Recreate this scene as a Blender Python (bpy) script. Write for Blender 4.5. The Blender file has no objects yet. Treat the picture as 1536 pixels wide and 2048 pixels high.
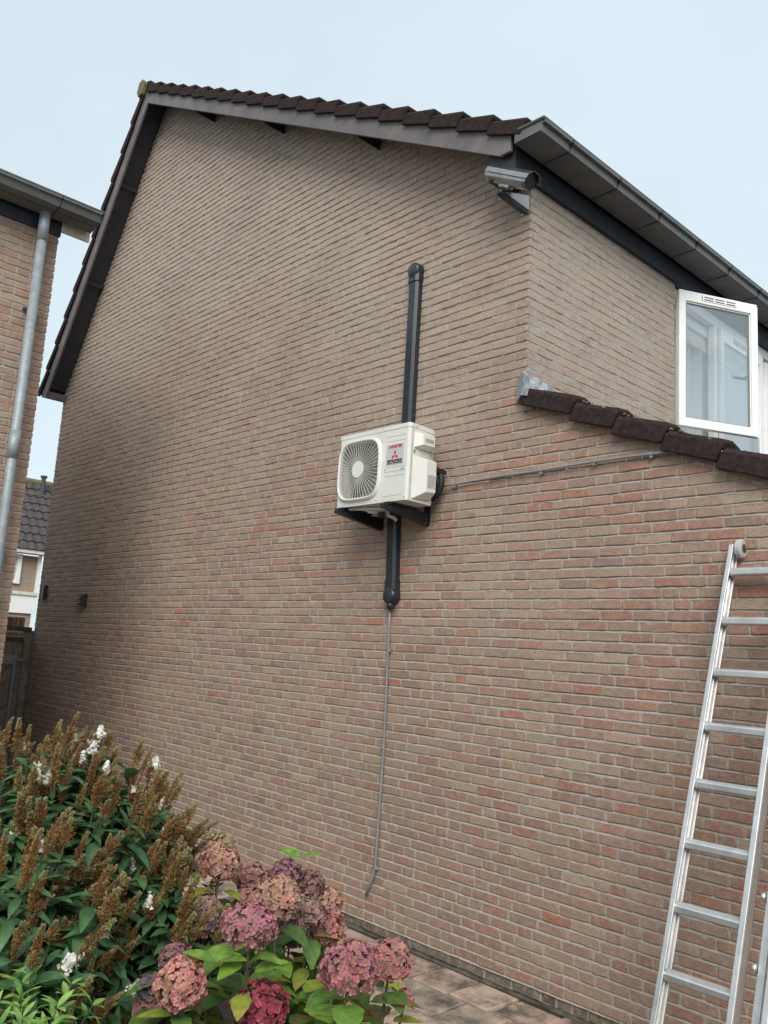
import bpy, math, random
from mathutils import Vector, Matrix
random.seed(11)
R = random.random
U = random.uniform
scene = bpy.context.scene
COL = scene.collection

# ------------------------------------------------------------------ camera
F_PX, YAW, PITCH, ROLL = 1685.2, 0.82124, 0.1666, 0.060816
CAM = Vector((0.0, -4.3488, 1.92))
fwd = Vector((-math.sin(YAW)*math.cos(PITCH), math.cos(YAW)*math.cos(PITCH), math.sin(PITCH)))
rt0 = Vector((math.cos(YAW), math.sin(YAW), 0.0))
up0 = rt0.cross(fwd)
rgt = math.cos(ROLL)*rt0 + math.sin(ROLL)*up0
upv = -math.sin(ROLL)*rt0 + math.cos(ROLL)*up0
cd = bpy.data.cameras.new("camera")
cd.sensor_fit = 'HORIZONTAL'; cd.sensor_width = 36.0; cd.lens = F_PX*36.0/1536.0
cd.clip_start = 0.05; cd.clip_end = 500.0
camo = bpy.data.objects.new("camera", cd); COL.objects.link(camo)
m = Matrix.Identity(4)
for i in range(3):
    m[i][0] = rgt[i]; m[i][1] = upv[i]; m[i][2] = -fwd[i]; m[i][3] = CAM[i]
camo.matrix_world = m
scene.camera = camo

def project(p):                       # photo pixels, only used to rank pieces by how large they show
    q = Vector(p) - CAM
    z = q.dot(fwd)
    if z < 0.05: return None
    return (768 + F_PX*q.dot(rgt)/z, 1024 - F_PX*q.dot(upv)/z, z)

# ------------------------------------------------------------------ world and light
SUN_DIR = Vector((0.70, -0.70, 0.78)).normalized()     # towards the sun behind the clouds
elev = math.asin(SUN_DIR.z); azim = math.atan2(SUN_DIR.x, SUN_DIR.y)
w = bpy.data.worlds.new("World"); scene.world = w; w.use_nodes = True
nt = w.node_tree; nt.nodes.clear()
sky = nt.nodes.new("ShaderNodeTexSky"); sky.sky_type = 'NISHITA'; sky.sun_disc = False
sky.sun_elevation = elev; sky.sun_rotation = azim
sky.dust_density = 4.0; sky.air_density = 1.0; sky.ozone_density = 1.0
mul = nt.nodes.new("ShaderNodeMix"); mul.data_type = 'RGBA'; mul.blend_type = 'MIX'
sc_ = nt.nodes.new("ShaderNodeVectorMath"); sc_.operation = 'SCALE'; sc_.inputs['Scale'].default_value = 0.10
nt.links.new(sky.outputs[0], sc_.inputs[0])
nt.links.new(sc_.outputs[0], mul.inputs[6])
tcw = nt.nodes.new("ShaderNodeTexCoord"); nzw = nt.nodes.new("ShaderNodeTexNoise")
nzw.inputs['Scale'].default_value = 1.7; nzw.inputs['Detail'].default_value = 5.0
nt.links.new(tcw.outputs['Generated'], nzw.inputs['Vector'])
rmp = nt.nodes.new("ShaderNodeValToRGB")                # cloud sheet, thicker and thinner
rmp.color_ramp.elements[0].position = 0.3; rmp.color_ramp.elements[0].color = (0.615, 0.715, 0.79, 1)
rmp.color_ramp.elements[1].position = 0.7; rmp.color_ramp.elements[1].color = (0.72, 0.85, 0.92, 1)
nt.links.new(nzw.outputs['Fac'], rmp.inputs['Fac'])
nt.links.new(rmp.outputs['Color'], mul.inputs[7])
mul.inputs[0].default_value = 0.9
bgn = nt.nodes.new("ShaderNodeBackground"); outw = nt.nodes.new("ShaderNodeOutputWorld")
nt.links.new(mul.outputs[2], bgn.inputs[0]); bgn.inputs[1].default_value = 0.605
nt.links.new(bgn.outputs[0], outw.inputs[0])

sl = bpy.data.lights.new("sun", 'SUN'); sl.energy = 1.5; sl.angle = math.radians(34); sl.color = (1.0, 0.96, 0.90)
so = bpy.data.objects.new("sun", sl); COL.objects.link(so)
so.rotation_euler = (-SUN_DIR).to_track_quat('-Z', 'Y').to_euler()

scene.view_settings.view_transform = 'Standard'; scene.view_settings.look = 'None'
scene.view_settings.gamma = 1.0; scene.view_settings.use_curve_mapping = False
scene.view_settings.exposure = 0.95
scene.render.engine = 'CYCLES'
scene.cycles.max_bounces = 8; scene.cycles.transparent_max_bounces = 12
scene.cycles.use_denoising = True

# ------------------------------------------------------------------ materials
def new_mat(name):
    mt = bpy.data.materials.new(name); mt.use_nodes = True
    n = mt.node_tree; b = n.nodes["Principled BSDF"]
    return mt, n, b
def pos(n):
    return n.nodes.new("ShaderNodeNewGeometry").outputs['Position']
def noise(n, vec, scale, detail=4.0, rough=0.6):
    t = n.nodes.new("ShaderNodeTexNoise"); t.inputs['Scale'].default_value = scale
    t.inputs['Detail'].default_value = detail; t.inputs['Roughness'].default_value = rough
    n.links.new(vec, t.inputs['Vector']); return t.outputs['Fac']
def ramp(n, fac, a, b, ca=(0,0,0,1), cb=(1,1,1,1)):
    r = n.nodes.new("ShaderNodeValToRGB")
    r.color_ramp.elements[0].position = a; r.color_ramp.elements[0].color = ca
    r.color_ramp.elements[1].position = b; r.color_ramp.elements[1].color = cb
    n.links.new(fac, r.inputs['Fac']); return r.outputs['Color']
def mix(n, fac, a, b, mode='MIX'):
    x = n.nodes.new("ShaderNodeMix"); x.data_type = 'RGBA'; x.blend_type = mode
    for inp, v in ((x.inputs[0], fac), (x.inputs[6], a), (x.inputs[7], b)):
        if isinstance(v, (int, float)): inp.default_value = v
        elif isinstance(v, tuple): inp.default_value = v if len(v) == 4 else v+(1,)
        else: n.links.new(v, inp)
    return x.outputs[2]
def scalef(n, f, k):
    x = n.nodes.new("ShaderNodeMath"); x.operation = 'MULTIPLY'
    n.links.new(f, x.inputs[0]); x.inputs[1].default_value = k; return x.outputs[0]
def bump(n, b, h, strength=0.5, dist=0.002):
    x = n.nodes.new("ShaderNodeBump"); x.inputs['Strength'].default_value = strength
    x.inputs['Distance'].default_value = dist
    n.links.new(h, x.inputs['Height']); n.links.new(x.outputs[0], b.inputs['Normal'])
def attr(n, name="Col"):
    a = n.nodes.new("ShaderNodeAttribute"); a.attribute_name = name; return a.outputs['Color']

def plain(name, col, rough=0.6, metal=0.0, var=0.12, scale=8.0, bmp=0.0, bscale=120.0, dirt=None, dirt_scale=3.0, dirt_a=0.5, dirt_b=0.75, spec=0.5):
    mt, n, b = new_mat(name); p = pos(n)
    f = noise(n, p, scale, 5.0)
    lo = tuple(c*(1-var) for c in col)+(1,); hi = tuple(min(1, c*(1+var)) for c in col)+(1,)
    c = ramp(n, f, 0.3, 0.7, lo, hi)
    if dirt:
        d = ramp(n, noise(n, p, dirt_scale, 6.0, 0.7), dirt_a, dirt_b)
        c = mix(n, d, c, dirt)
    n.links.new(c, b.inputs['Base Color'])
    b.inputs['Roughness'].default_value = rough; b.inputs['Metallic'].default_value = metal
    b.inputs['Specular IOR Level'].default_value = spec
    if bmp: bump(n, b, noise(n, p, bscale, 4.0), bmp, 0.002)
    return mt

def brick_material(name):
    mt, n, b = new_mat(name); p = pos(n); c = attr(n)
    g = noise(n, p, 110.0, 5.0, 0.8)                                # sandy grain
    c = mix(n, 1.0, c, ramp(n, g, 0.30, 0.70, (0.62, 0.60, 0.58, 1), (1.32, 1.32, 1.32, 1)), 'MULTIPLY')
    mid = noise(n, p, 21.0, 5.0, 0.65)                              # paler patches inside one brick
    c = mix(n, ramp(n, mid, 0.46, 0.66, (0, 0, 0, 1), (0.6, 0.6, 0.6, 1)), c, (0.44, 0.322, 0.252))
    sv = n.nodes.new("ShaderNodeVectorMath"); sv.operation = 'MULTIPLY'; sv.inputs[1].default_value = (1.0, 1.0, 0.45)
    n.links.new(p, sv.inputs[0])
    rd = noise(n, sv.outputs[0], 26.0, 4.0, 0.6)                    # fired, redder patches
    c = mix(n, ramp(n, rd, 0.56, 0.72, (0, 0, 0, 1), (0.45, 0.45, 0.45, 1)), c, (0.35, 0.20, 0.145))
    dk = noise(n, p, 12.0, 6.0, 0.72)                               # soot and dirt
    c = mix(n, ramp(n, dk, 0.54, 0.74, (0, 0, 0, 1), (0.5, 0.5, 0.5, 1)), c, (0.17, 0.135, 0.11))
    st = noise(n, p, 0.62, 6.0, 0.62)                               # weather patches over many courses
    c = mix(n, ramp(n, st, 0.47, 0.66, (0, 0, 0, 1), (0.22, 0.22, 0.22, 1)), c, (0.20, 0.16, 0.13))
    sp = noise(n, p, 75.0, 2.0, 0.5)                                # lime specks
    c = mix(n, ramp(n, sp, 0.725, 0.755, (0, 0, 0, 1), (0.8, 0.8, 0.8, 1)), c, (0.60, 0.57, 0.50))
    n.links.new(c, b.inputs['Base Color'])
    b.inputs['Roughness'].default_value = 0.92; b.inputs['Specular IOR Level'].default_value = 0.25
    h = n.nodes.new("ShaderNodeMath"); h.operation = 'ADD'
    n.links.new(noise(n, p, 45.0, 5.0, 0.7), h.inputs[0]); n.links.new(scalef(n, noise(n, p, 210.0, 3.0, 0.6), 0.6), h.inputs[1])
    bump(n, b, h.outputs[0], 1.0, 0.007)
    return mt
M = {}
M['brick'] = brick_material("brick_clay")
def mortar_material():
    mt, n, b = new_mat("mortar"); p = pos(n)
    c = ramp(n, noise(n, p, 95.0, 6.0, 0.85), 0.30, 0.66, (0.25, 0.22, 0.19, 1), (0.59, 0.54, 0.475, 1))
    c = mix(n, ramp(n, noise(n, p, 1.1, 5.0, 0.6), 0.45, 0.7, (0, 0, 0, 1), (0.6, 0.6, 0.6, 1)), c, (0.40, 0.365, 0.315))
    n.links.new(c, b.inputs['Base Color']); b.inputs['Roughness'].default_value = 0.95
    b.inputs['Specular IOR Level'].default_value = 0.2
    bump(n, b, noise(n, p, 130.0, 5.0, 0.8), 1.0, 0.008)
    return mt
M['mortar'] = mortar_material()
M['plinth'] = plain("plinth_mortar", (0.15, 0.132, 0.108), 0.95, var=0.5, scale=14, bmp=1.0, bscale=60, dirt=(0.17, 0.155, 0.125, 1), dirt_scale=7)
M['tile'] = plain("concrete_roof_tile", (0.034, 0.023, 0.022), 0.95, spec=0.15, var=0.4, scale=30, bmp=0.8, bscale=140, dirt=(0.09, 0.075, 0.065, 1), dirt_scale=26, dirt_a=0.62, dirt_b=0.85)
M['tile_far'] = plain("far_roof_tile", (0.066, 0.055, 0.056), 0.85, var=0.4, scale=9, bmp=0.4, bscale=60, dirt=(0.30, 0.27, 0.20, 1), dirt_scale=11, dirt_a=0.66, dirt_b=0.75)
M['moss'] = plain("mossy_tile", (0.16, 0.145, 0.07), 0.95, var=0.6, scale=40, bmp=1.0, bscale=120, dirt=(0.06, 0.05, 0.04, 1), dirt_scale=25)
M['barge'] = plain("stained_barge_board", (0.145, 0.126, 0.124), 0.6, var=0.25, scale=5, bmp=0.15, bscale=60, dirt=(0.115, 0.098, 0.10, 1), dirt_scale=2.2, dirt_a=0.45, dirt_b=0.7)
M['soffit'] = plain("dark_soffit", (0.034, 0.035, 0.044), 0.6, var=0.2, scale=6)
M['fascia'] = plain("dark_fascia", (0.018, 0.022, 0.032), 0.55, var=0.25, scale=5)
M['gutter'] = plain("grey_gutter", (0.125, 0.128, 0.130), 0.5, metal=0.0, var=0.2, scale=6, dirt=(0.085, 0.088, 0.078, 1), dirt_scale=4)
M['gutter_lip'] = plain("gutter_lip", (0.09, 0.095, 0.085), 0.6, var=0.3, scale=10, dirt=(0.10, 0.115, 0.06, 1), dirt_scale=14)
M['zinc'] = plain("zinc_pipe", (0.30, 0.335, 0.36), 0.55, metal=0.25, var=0.18, scale=20, dirt=(0.42, 0.43, 0.43, 1), dirt_scale=40, dirt_a=0.6, dirt_b=0.8)
M['lead'] = plain("lead_flashing", (0.30, 0.325, 0.345), 0.5, metal=0.3, var=0.3, scale=30, bmp=0.5, bscale=60, dirt=(0.55, 0.56, 0.56, 1), dirt_scale=14)
M['white'] = plain("white_paint", (0.84, 0.84, 0.83), 0.45, var=0.03, scale=10)
M['white_old'] = plain("weathered_white", (0.66, 0.63, 0.57), 0.6, var=0.1, scale=6, dirt=(0.45, 0.41, 0.34, 1), dirt_scale=5)
M['slot'] = plain("dark_slot", (0.06, 0.06, 0.065), 0.7, var=0.1)
M['gasket'] = plain("grey_gasket", (0.30, 0.30, 0.30), 0.6, var=0.1)
M['curtain'] = plain("sheer_curtain", (0.86, 0.88, 0.92), 0.9, var=0.03, scale=4)
def curtain_material():
    mt, n, b = new_mat("sheer_curtain_cloth")
    b.inputs['Base Color'].default_value = (.86, .88, .92, 1); b.inputs['Roughness'].default_value = .9
    tl = n.nodes.new("ShaderNodeBsdfTranslucent"); tl.inputs[0].default_value = (.86, .88, .92, 1)
    mx = n.nodes.new("ShaderNodeMixShader"); mx.inputs[0].default_value = .5
    n.links.new(b.outputs[0], mx.inputs[1]); n.links.new(tl.outputs[0], mx.inputs[2]); n.links.new(mx.outputs[0], n.nodes["Material Output"].inputs[0])
    return mt
M['sheer'] = curtain_material()
M['room'] = plain("room_wall", (0.75, 0.75, 0.73), 0.9, var=0.05)
M['ac'] = plain("ivory_casing", (0.71, 0.705, 0.65), 0.42, var=0.03, scale=5, dirt=(0.62, 0.61, 0.55, 1), dirt_scale=3)
M['ac_wire'] = plain("grille_wire", (0.70, 0.69, 0.63), 0.45, var=0.04)
M['ac_in'] = plain("fan_cavity", (0.045, 0.043, 0.042), 0.8, var=0.3, scale=20)
M['ac_fan'] = plain("fan_blade", (0.10, 0.095, 0.09), 0.5, var=0.2)
M['sticker'] = plain("silver_sticker", (0.52, 0.52, 0.53), 0.4, var=0.04)
M['red'] = plain("print_red", (0.55, 0.02, 0.03), 0.5, var=0.02)
M['ink'] = plain("print_black", (0.02, 0.02, 0.022), 0.5, var=0.02)
M['cyan'] = plain("print_cyan", (0.25, 0.60, 0.68), 0.5, var=0.05)
M['seam'] = plain("casing_seam", (0.34, 0.34, 0.31), 0.6, var=0.1)
M['black'] = plain("anthracite_plastic", (0.022, 0.027, 0.034), 0.28, var=0.2, scale=9)
M['rubber'] = plain("black_rubber", (0.012, 0.012, 0.014), 0.6, var=0.3)
M['bracket'] = plain("black_bracket", (0.014, 0.017, 0.024), 0.35, var=0.2)
M['conduit'] = plain("grey_conduit", (0.22, 0.23, 0.235), 0.45, var=0.1)
M['steel'] = plain("stainless_steel", (0.36, 0.345, 0.33), 0.26, metal=0.9, var=0.15, scale=12)
M['alu'] = plain("ladder_aluminium", (0.66, 0.66, 0.655), 0.45, metal=0.8, var=0.16, scale=18, bmp=0.1, bscale=80, dirt=(0.42, 0.41, 0.40, 1), dirt_scale=9)
M['wheel'] = plain("grey_wheel", (0.45, 0.45, 0.45), 0.6, var=0.08)
M['wood'] = plain("stained_gate_wood", (0.24, 0.185, 0.14), 0.8, var=0.35, scale=12, bmp=0.3, bscale=50)
M['wood_moss'] = plain("mossy_rail", (0.10, 0.095, 0.045), 0.9, var=0.4, scale=15)
M['galv'] = plain("galvanised_steel", (0.30, 0.33, 0.35), 0.5, metal=0.5, var=0.15, scale=20)
M['brown'] = plain("brown_plastic", (0.045, 0.032, 0.030), 0.5, var=0.2)
M['hedge'] = plain("rusty_hedge", (0.17, 0.075, 0.03), 0.9, var=0.5, scale=8, bmp=1.0, bscale=30)
M['slab'] = plain("concrete_slab", (0.40, 0.285, 0.222), 0.9, var=0.25, scale=7, bmp=0.6, bscale=160, dirt=(0.105, 0.085, 0.065, 1), dirt_scale=3.4, dirt_a=0.45, dirt_b=0.60)
M['slab_tan'] = plain("tan_slab", (0.45, 0.335, 0.26), 0.9, var=0.28, scale=9, bmp=0.7, bscale=160, dirt=(0.15, 0.12, 0.09, 1), dirt_scale=4.2, dirt_a=0.46, dirt_b=0.62)
M['slab_grey'] = plain("grey_slab", (0.33, 0.265, 0.21), 0.9, var=0.3, scale=9, bmp=0.7, bscale=160, dirt=(0.09, 0.08, 0.065, 1), dirt_scale=4.0, dirt_a=0.42, dirt_b=0.62)
M['soil'] = plain("garden_soil", (0.045, 0.034, 0.024), 0.95, var=0.5, scale=14, bmp=1.0, bscale=40)
M['ground'] = plain("gravelly_ground", (0.15, 0.125, 0.10), 0.95, var=0.3, scale=3, bmp=0.6, bscale=40)

def glass_material():
    mt = bpy.data.materials.new("window_glass"); mt.use_nodes = True; n = mt.node_tree; n.nodes.clear()
    o = n.nodes.new("ShaderNodeOutputMaterial"); mx = n.nodes.new("ShaderNodeMixShader")
    tr = n.nodes.new("ShaderNodeBsdfTransparent"); tr.inputs[0].default_value = (0.965, 0.985, 0.985, 1)
    gl = n.nodes.new("ShaderNodeBsdfGlossy"); gl.inputs['Roughness'].default_value = 0.01
    fr = n.nodes.new("ShaderNodeLayerWeight"); fr.inputs[0].default_value = 0.5
    pw = n.nodes.new("ShaderNodeMath"); pw.operation = 'POWER'; pw.inputs[1].default_value = 4.0
    ml = n.nodes.new("ShaderNodeMath"); ml.operation = 'MULTIPLY_ADD'; ml.inputs[1].default_value = 0.9; ml.inputs[2].default_value = 0.22
    n.links.new(fr.outputs['Facing'], pw.inputs[0]); n.links.new(pw.outputs[0], ml.inputs[0])
    n.links.new(ml.outputs[0], mx.inputs[0]); n.links.new(tr.outputs[0], mx.inputs[1])
    n.links.new(gl.outputs[0], mx.inputs[2]); n.links.new(mx.outputs[0], o.inputs[0])
    return mt
M['glass'] = glass_material()

def plant_material(name, rough=0.55, trans=0.25, vein=False):
    mt, n, b = new_mat(name); p = pos(n); c = attr(n)
    c = mix(n, 1.0, c, ramp(n, noise(n, p, 35.0, 3.0), 0.3, 0.7, (0.72, 0.72, 0.72, 1), (1.25, 1.25, 1.25, 1)), 'MULTIPLY')
    n.links.new(c, b.inputs['Base Color']); b.inputs['Roughness'].default_value = rough
    tl = n.nodes.new("ShaderNodeBsdfTranslucent"); n.links.new(c, tl.inputs[0])
    mx = n.nodes.new("ShaderNodeMixShader"); mx.inputs[0].default_value = trans
    o = n.nodes["Material Output"]
    n.links.new(b.outputs[0], mx.inputs[1]); n.links.new(tl.outputs[0], mx.inputs[2]); n.links.new(mx.outputs[0], o.inputs[0])
    bump(n, b, noise(n, p, 90.0, 3.0), 0.25, 0.003)
    return mt
M['leaf'] = plant_material("leaf", 0.5, 0.25)
M['petal'] = plant_material("petal", 0.8, 0.3)
M['stem'] = plain("woody_stem", (0.10, 0.085, 0.05), 0.85, var=0.3, scale=20)

# ------------------------------------------------------------------ mesh helpers
ROOT = {}
def root_loc(parent):
    while parent is not None and parent.parent is not None: parent = parent.parent
    return ROOT.get(parent.name, Vector((0, 0, 0))) if parent is not None else Vector((0, 0, 0))
def empty(name, loc, label, cat, group=None):
    o = bpy.data.objects.new(name, None); COL.objects.link(o)
    o.location = loc; o.empty_display_size = 0.1
    o['label'] = label; o['category'] = cat
    if group: o['group'] = group
    ROOT[o.name] = Vector(loc)
    return o
class MB:
    def __init__(s): s.v = []; s.f = []; s.c = []; s.has_c = False
    def add(s, vs, fs, col=None):
        b = len(s.v)
        s.v.extend([tuple(q) for q in vs])
        s.f.extend([tuple(i+b for i in f) for f in fs])
        if col is not None:
            s.has_c = True
            if isinstance(col, list): s.c.extend(col)
            else: s.c.extend([col]*len(vs))
        else: s.c.extend([(1, 1, 1)]*len(vs))
        return s
    def box(s, x0, x1, y0, y1, z0, z1, col=None):
        vs = [(x0,y0,z0),(x1,y0,z0),(x1,y1,z0),(x0,y1,z0),(x0,y0,z1),(x1,y0,z1),(x1,y1,z1),(x0,y1,z1)]
        return s.add(vs, [(0,3,2,1),(4,5,6,7),(0,1,5,4),(1,2,6,5),(2,3,7,6),(3,0,4,7)], col)
    def obox(s, o, ax, ay, az, sx, sy, sz, col=None):
        # oriented box centred at o
        o = Vector(o); ax = Vector(ax).normalized()*sx/2; ay = Vector(ay).normalized()*sy/2; az = Vector(az).normalized()*sz/2
        vs = [o+i*ax+j*ay+k*az for k in (-1,1) for (i,j) in ((-1,-1),(1,-1),(1,1),(-1,1))]
        return s.add(vs, [(0,3,2,1),(4,5,6,7),(0,1,5,4),(1,2,6,5),(2,3,7,6),(3,0,4,7)], col)
    def prism(s, pts, ax, depth0, depth1, col=None):
        # pts: list of 3D points (planar loop); extruded along vector ax from depth0 to depth1
        ax = Vector(ax); n = len(pts)
        a = [Vector(q)+ax*depth0 for q in pts]; b = [Vector(q)+ax*depth1 for q in pts]
        fs = [tuple(range(n))[::-1], tuple(range(n, 2*n))]+[(i, (i+1) % n, n+(i+1) % n, n+i) for i in range(n)]
        return s.add(a+b, fs, col)
    def tube(s, path, r, seg=10, col=None, cap=True):
        path = [Vector(q) for q in path]; n = len(path); vs = []; prev = None
        for i, q in enumerate(path):
            t = (path[min(i+1, n-1)]-path[max(i-1, 0)]).normalized()
            a = t.orthogonal().normalized() if prev is None else (prev - t*prev.dot(t)).normalized()
            prev = a; b = t.cross(a); rr = r[i] if isinstance(r, (list, tuple)) else r
            vs += [q+rr*(math.cos(2*math.pi*k/seg)*a+math.sin(2*math.pi*k/seg)*b) for k in range(seg)]
        fs = [(i*seg+k, i*seg+(k+1) % seg, (i+1)*seg+(k+1) % seg, (i+1)*seg+k) for i in range(n-1) for k in range(seg)]
        if cap: fs += [tuple(range(seg))[::-1], tuple(range((n-1)*seg, n*seg))]
        return s.add(vs, fs, col)
    def disc(s, c, nrm, r, seg=24, th=0.0, col=None):
        c = Vector(c); nrm = Vector(nrm).normalized(); a = nrm.orthogonal().normalized()
        return s.tube([c-nrm*max(th, 0.0005), c], r, seg, col)
    def data(s, name, mat, off=Vector((0, 0, 0)), smooth=False):
        me = bpy.data.meshes.new(name)
        me.from_pydata([(q[0]-off[0], q[1]-off[1], q[2]-off[2]) for q in s.v], [], s.f)
        if s.has_c:
            at = me.color_attributes.new("Col", 'FLOAT_COLOR', 'POINT')
            at.data.foreach_set("color", [k for q in s.c for k in (q[0], q[1], q[2], 1.0)])
        me.materials.append(mat)
        if smooth: me.polygons.foreach_set("use_smooth", [True]*len(me.polygons))
        me.update()
        return me
    def build(s, name, mat, parent=None, smooth=False, kind=None, bevel=0.0, loc=None):
        off = root_loc(parent) if parent is not None else Vector(loc or (0, 0, 0))
        o = bpy.data.objects.new(name, s.data(name, M[mat] if isinstance(mat, str) else mat, off, smooth)); COL.objects.link(o)
        if parent is not None: o.parent = parent
        else: o.location = off; ROOT[o.name] = Vector(off)
        if kind: o['kind'] = kind
        if bevel:
            bv = o.modifiers.new("bevel", 'BEVEL'); bv.width = bevel; bv.segments = 2; bv.limit_method = 'ANGLE'; bv.angle_limit = math.radians(40)
        return o
def place(name, mesh, mat4, parent):
    o = bpy.data.objects.new(name, mesh); COL.objects.link(o); o.parent = parent
    o.matrix_local = Matrix.Translation(-root_loc(parent)) @ mat4
    return o
def tag(o, label, cat, group=None):
    o['label'] = label; o['category'] = cat
    if group: o['group'] = group
    return o

# ------------------------------------------------------------------ setting: ground, path, bed
MB().box(-70, 60, -60, 60, -0.30, -0.035).build('ground', 'ground', kind='structure')
MB().box(-11.0, -1.1, -4.2, -0.98, -0.20, 0.02).build('garden_bed', 'soil', kind='structure')
path = MB().box(-11.2, 1.5, -0.96, 0.05, -0.20, -0.028).build('path', 'soil', kind='structure')
for j in range(3):
    y1 = -0.055 - j*0.302
    for i in range(40):
        x0 = -9.24 + i*0.302 + (0.151 if j % 2 else 0.0)
        if x0 > -0.6: break
        if x0 < -6.6: continue
        q = MB(); s_ = 0.287; t = U(-.006, .005); tx = U(-.02, .02); ty = U(-.02, .02)
        e = 0.008
        base = [(x0, y1-s_), (x0+s_, y1-s_), (x0+s_, y1), (x0, y1)]
        inn = [(x0+e, y1-s_+e), (x0+s_-e, y1-s_+e), (x0+s_-e, y1-e), (x0+e, y1-e)]
        zz = lambda x, y: t + tx*(x-x0-.15) + ty*(y-y1+.15)
        vs = [(a, b, -0.04) for a, b in base]+[(a, b, zz(a, b)-0.006) for a, b in base]+[(a, b, zz(a, b)) for a, b in inn]
        fs = [(a, (a+1) % 4, 4+(a+1) % 4, 4+a) for a in range(4)]+[(4+a, 4+(a+1) % 4, 8+(a+1) % 4, 8+a) for a in range(4)]+[(8, 9, 10, 11)]
        q.add(vs, fs); q.build('paving_slab', random.choice(('slab', 'slab', 'slab_tan', 'slab_tan', 'slab_grey')), path)

# ------------------------------------------------------------------ brickwork
def srgb(r, g, b): return tuple(((c/255.0+0.055)/1.055)**2.4 if c > 10 else c/3294.6 for c in (r, g, b))
PALETTE = [((0.390, 0.276, 0.205), 32), ((0.360, 0.248, 0.188), 28), ((0.380, 0.246, 0.192), 22), ((0.405, 0.308, 0.226), 13),
           ((0.39, 0.215, 0.158), 4), ((0.305, 0.220, 0.178), 7), ((0.42, 0.195, 0.125), 1.2)]
PW = [p_[1] for p_ in PALETTE]
def brick_colour(x, z, red=0.0, pale=0.0):
    v = math.sin(x*1.7+z*.9)+math.sin(x*.6-z*2.1+1)+math.sin(x*2.9+z*1.7+2)+.6*math.sin(x*5.3-z*4.1)     # batches laid together
    wts = [p_*(1+.22*v*sg) if sg else p_ for p_, sg in zip(PW, (1, 0, -1, 1, -1.6, -.6, -1))]
    c = random.choices(PALETTE, [max(.2, q_) for q_ in wts])[0][0]
    if R() < red-.06*v: c = random.choice(((0.375, 0.230, 0.172), (0.385, 0.205, 0.148), (0.350, 0.225, 0.172)))
    k = U(0.93, 1.11)
    c = [c[0]*k*U(.97, 1.03), c[1]*k*U(.97, 1.03), c[2]*k*U(.96, 1.04)]
    h = max(0.0, min(1.0, (z-2.6)/3.0+.08*v+pale))*0.70      # upper courses bleached, paled further to paint in brighter light
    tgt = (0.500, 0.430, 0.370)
    if z < 2.4: c = [a*(.84+.066*z) for a in c]               # lower courses darkened towards the ground, shade put into their colour
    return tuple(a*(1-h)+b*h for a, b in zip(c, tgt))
def brick_shape(l, h):
    # outline with clipped, uneven corners; l x h, origin at lower left
    def j(a=0.0029): return U(-a, a)
    c = [U(.003, .009) for _ in range(4)]
    sag = U(-.002, .002)
    return [(c[0], j()), (l*U(.35, .65), j()+sag), (l-c[1], j()), (l+j(), c[1]), (l+j(), h-c[2]), (l-c[2], h+j()),
            (l*U(.35, .65), h+j()+sag), (c[3], h+j()), (j(), h-c[3]), (j(), c[0])]
FS_BRICK = [(i, (i+1) % 10, 10+(i+1) % 10, 10+i) for i in range(10)]+[(10+i, 10+(i+1) % 10, 20+(i+1) % 10, 20+i) for i in range(10)]+[tuple(range(20, 30))]
def brick_geo(mb, O, ux, uz, un, l, h, col, back=0.02):
    # O lower-left corner on the wall face, un outward normal
    o = brick_shape(l, h); d = U(-.0022, .0022); tl = U(-.0015, .0015)
    cx, cz = l/2, h/2; vs = []
    for (a, b) in o: vs.append(O+ux*a+uz*b-un*back)
    for (a, b) in o: vs.append(O+ux*a+uz*b+un*(d-0.0035))
    for (a, b) in o:
        e = 0.0035
        a2 = a+(e if a < cx else -e); b2 = b+(e if b < cz else -e)
        vs.append(O+ux*a2+uz*b2+un*(d+tl*(a2/l-.5)*2))
    mb.add(vs, FS_BRICK, col)
def lay_row(x0, x1, prev, first):
    # wild bond: random stretchers and headers, head joints kept off those of the course below
    x = x0; out = []; joints = []; heads = 0
    SL, HL, J = 0.2005, 0.0955, 0.0105
    n = 0
    while x < x1-0.03:
        opts = [SL, HL] if R() < 0.76 else [HL, SL]
        if heads >= 2: opts = [SL, HL]
        if n == 0: opts = [first]
        L = opts[0]
        if len(opts) > 1 and any(abs(x+L+J/2-q) < 0.028 for q in prev): L = opts[1]
        heads = heads+1 if L == HL else 0
        L2 = L*U(.985, 1.01)
        if x+L2 > x1-0.05: L2 = x1-x
        out.append((x, L2)); x += L2+J*U(.75, 1.25); joints.append(x-J/2); n += 1
    return out, joints
Z0, CO = 0.07, 0.0625
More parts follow.
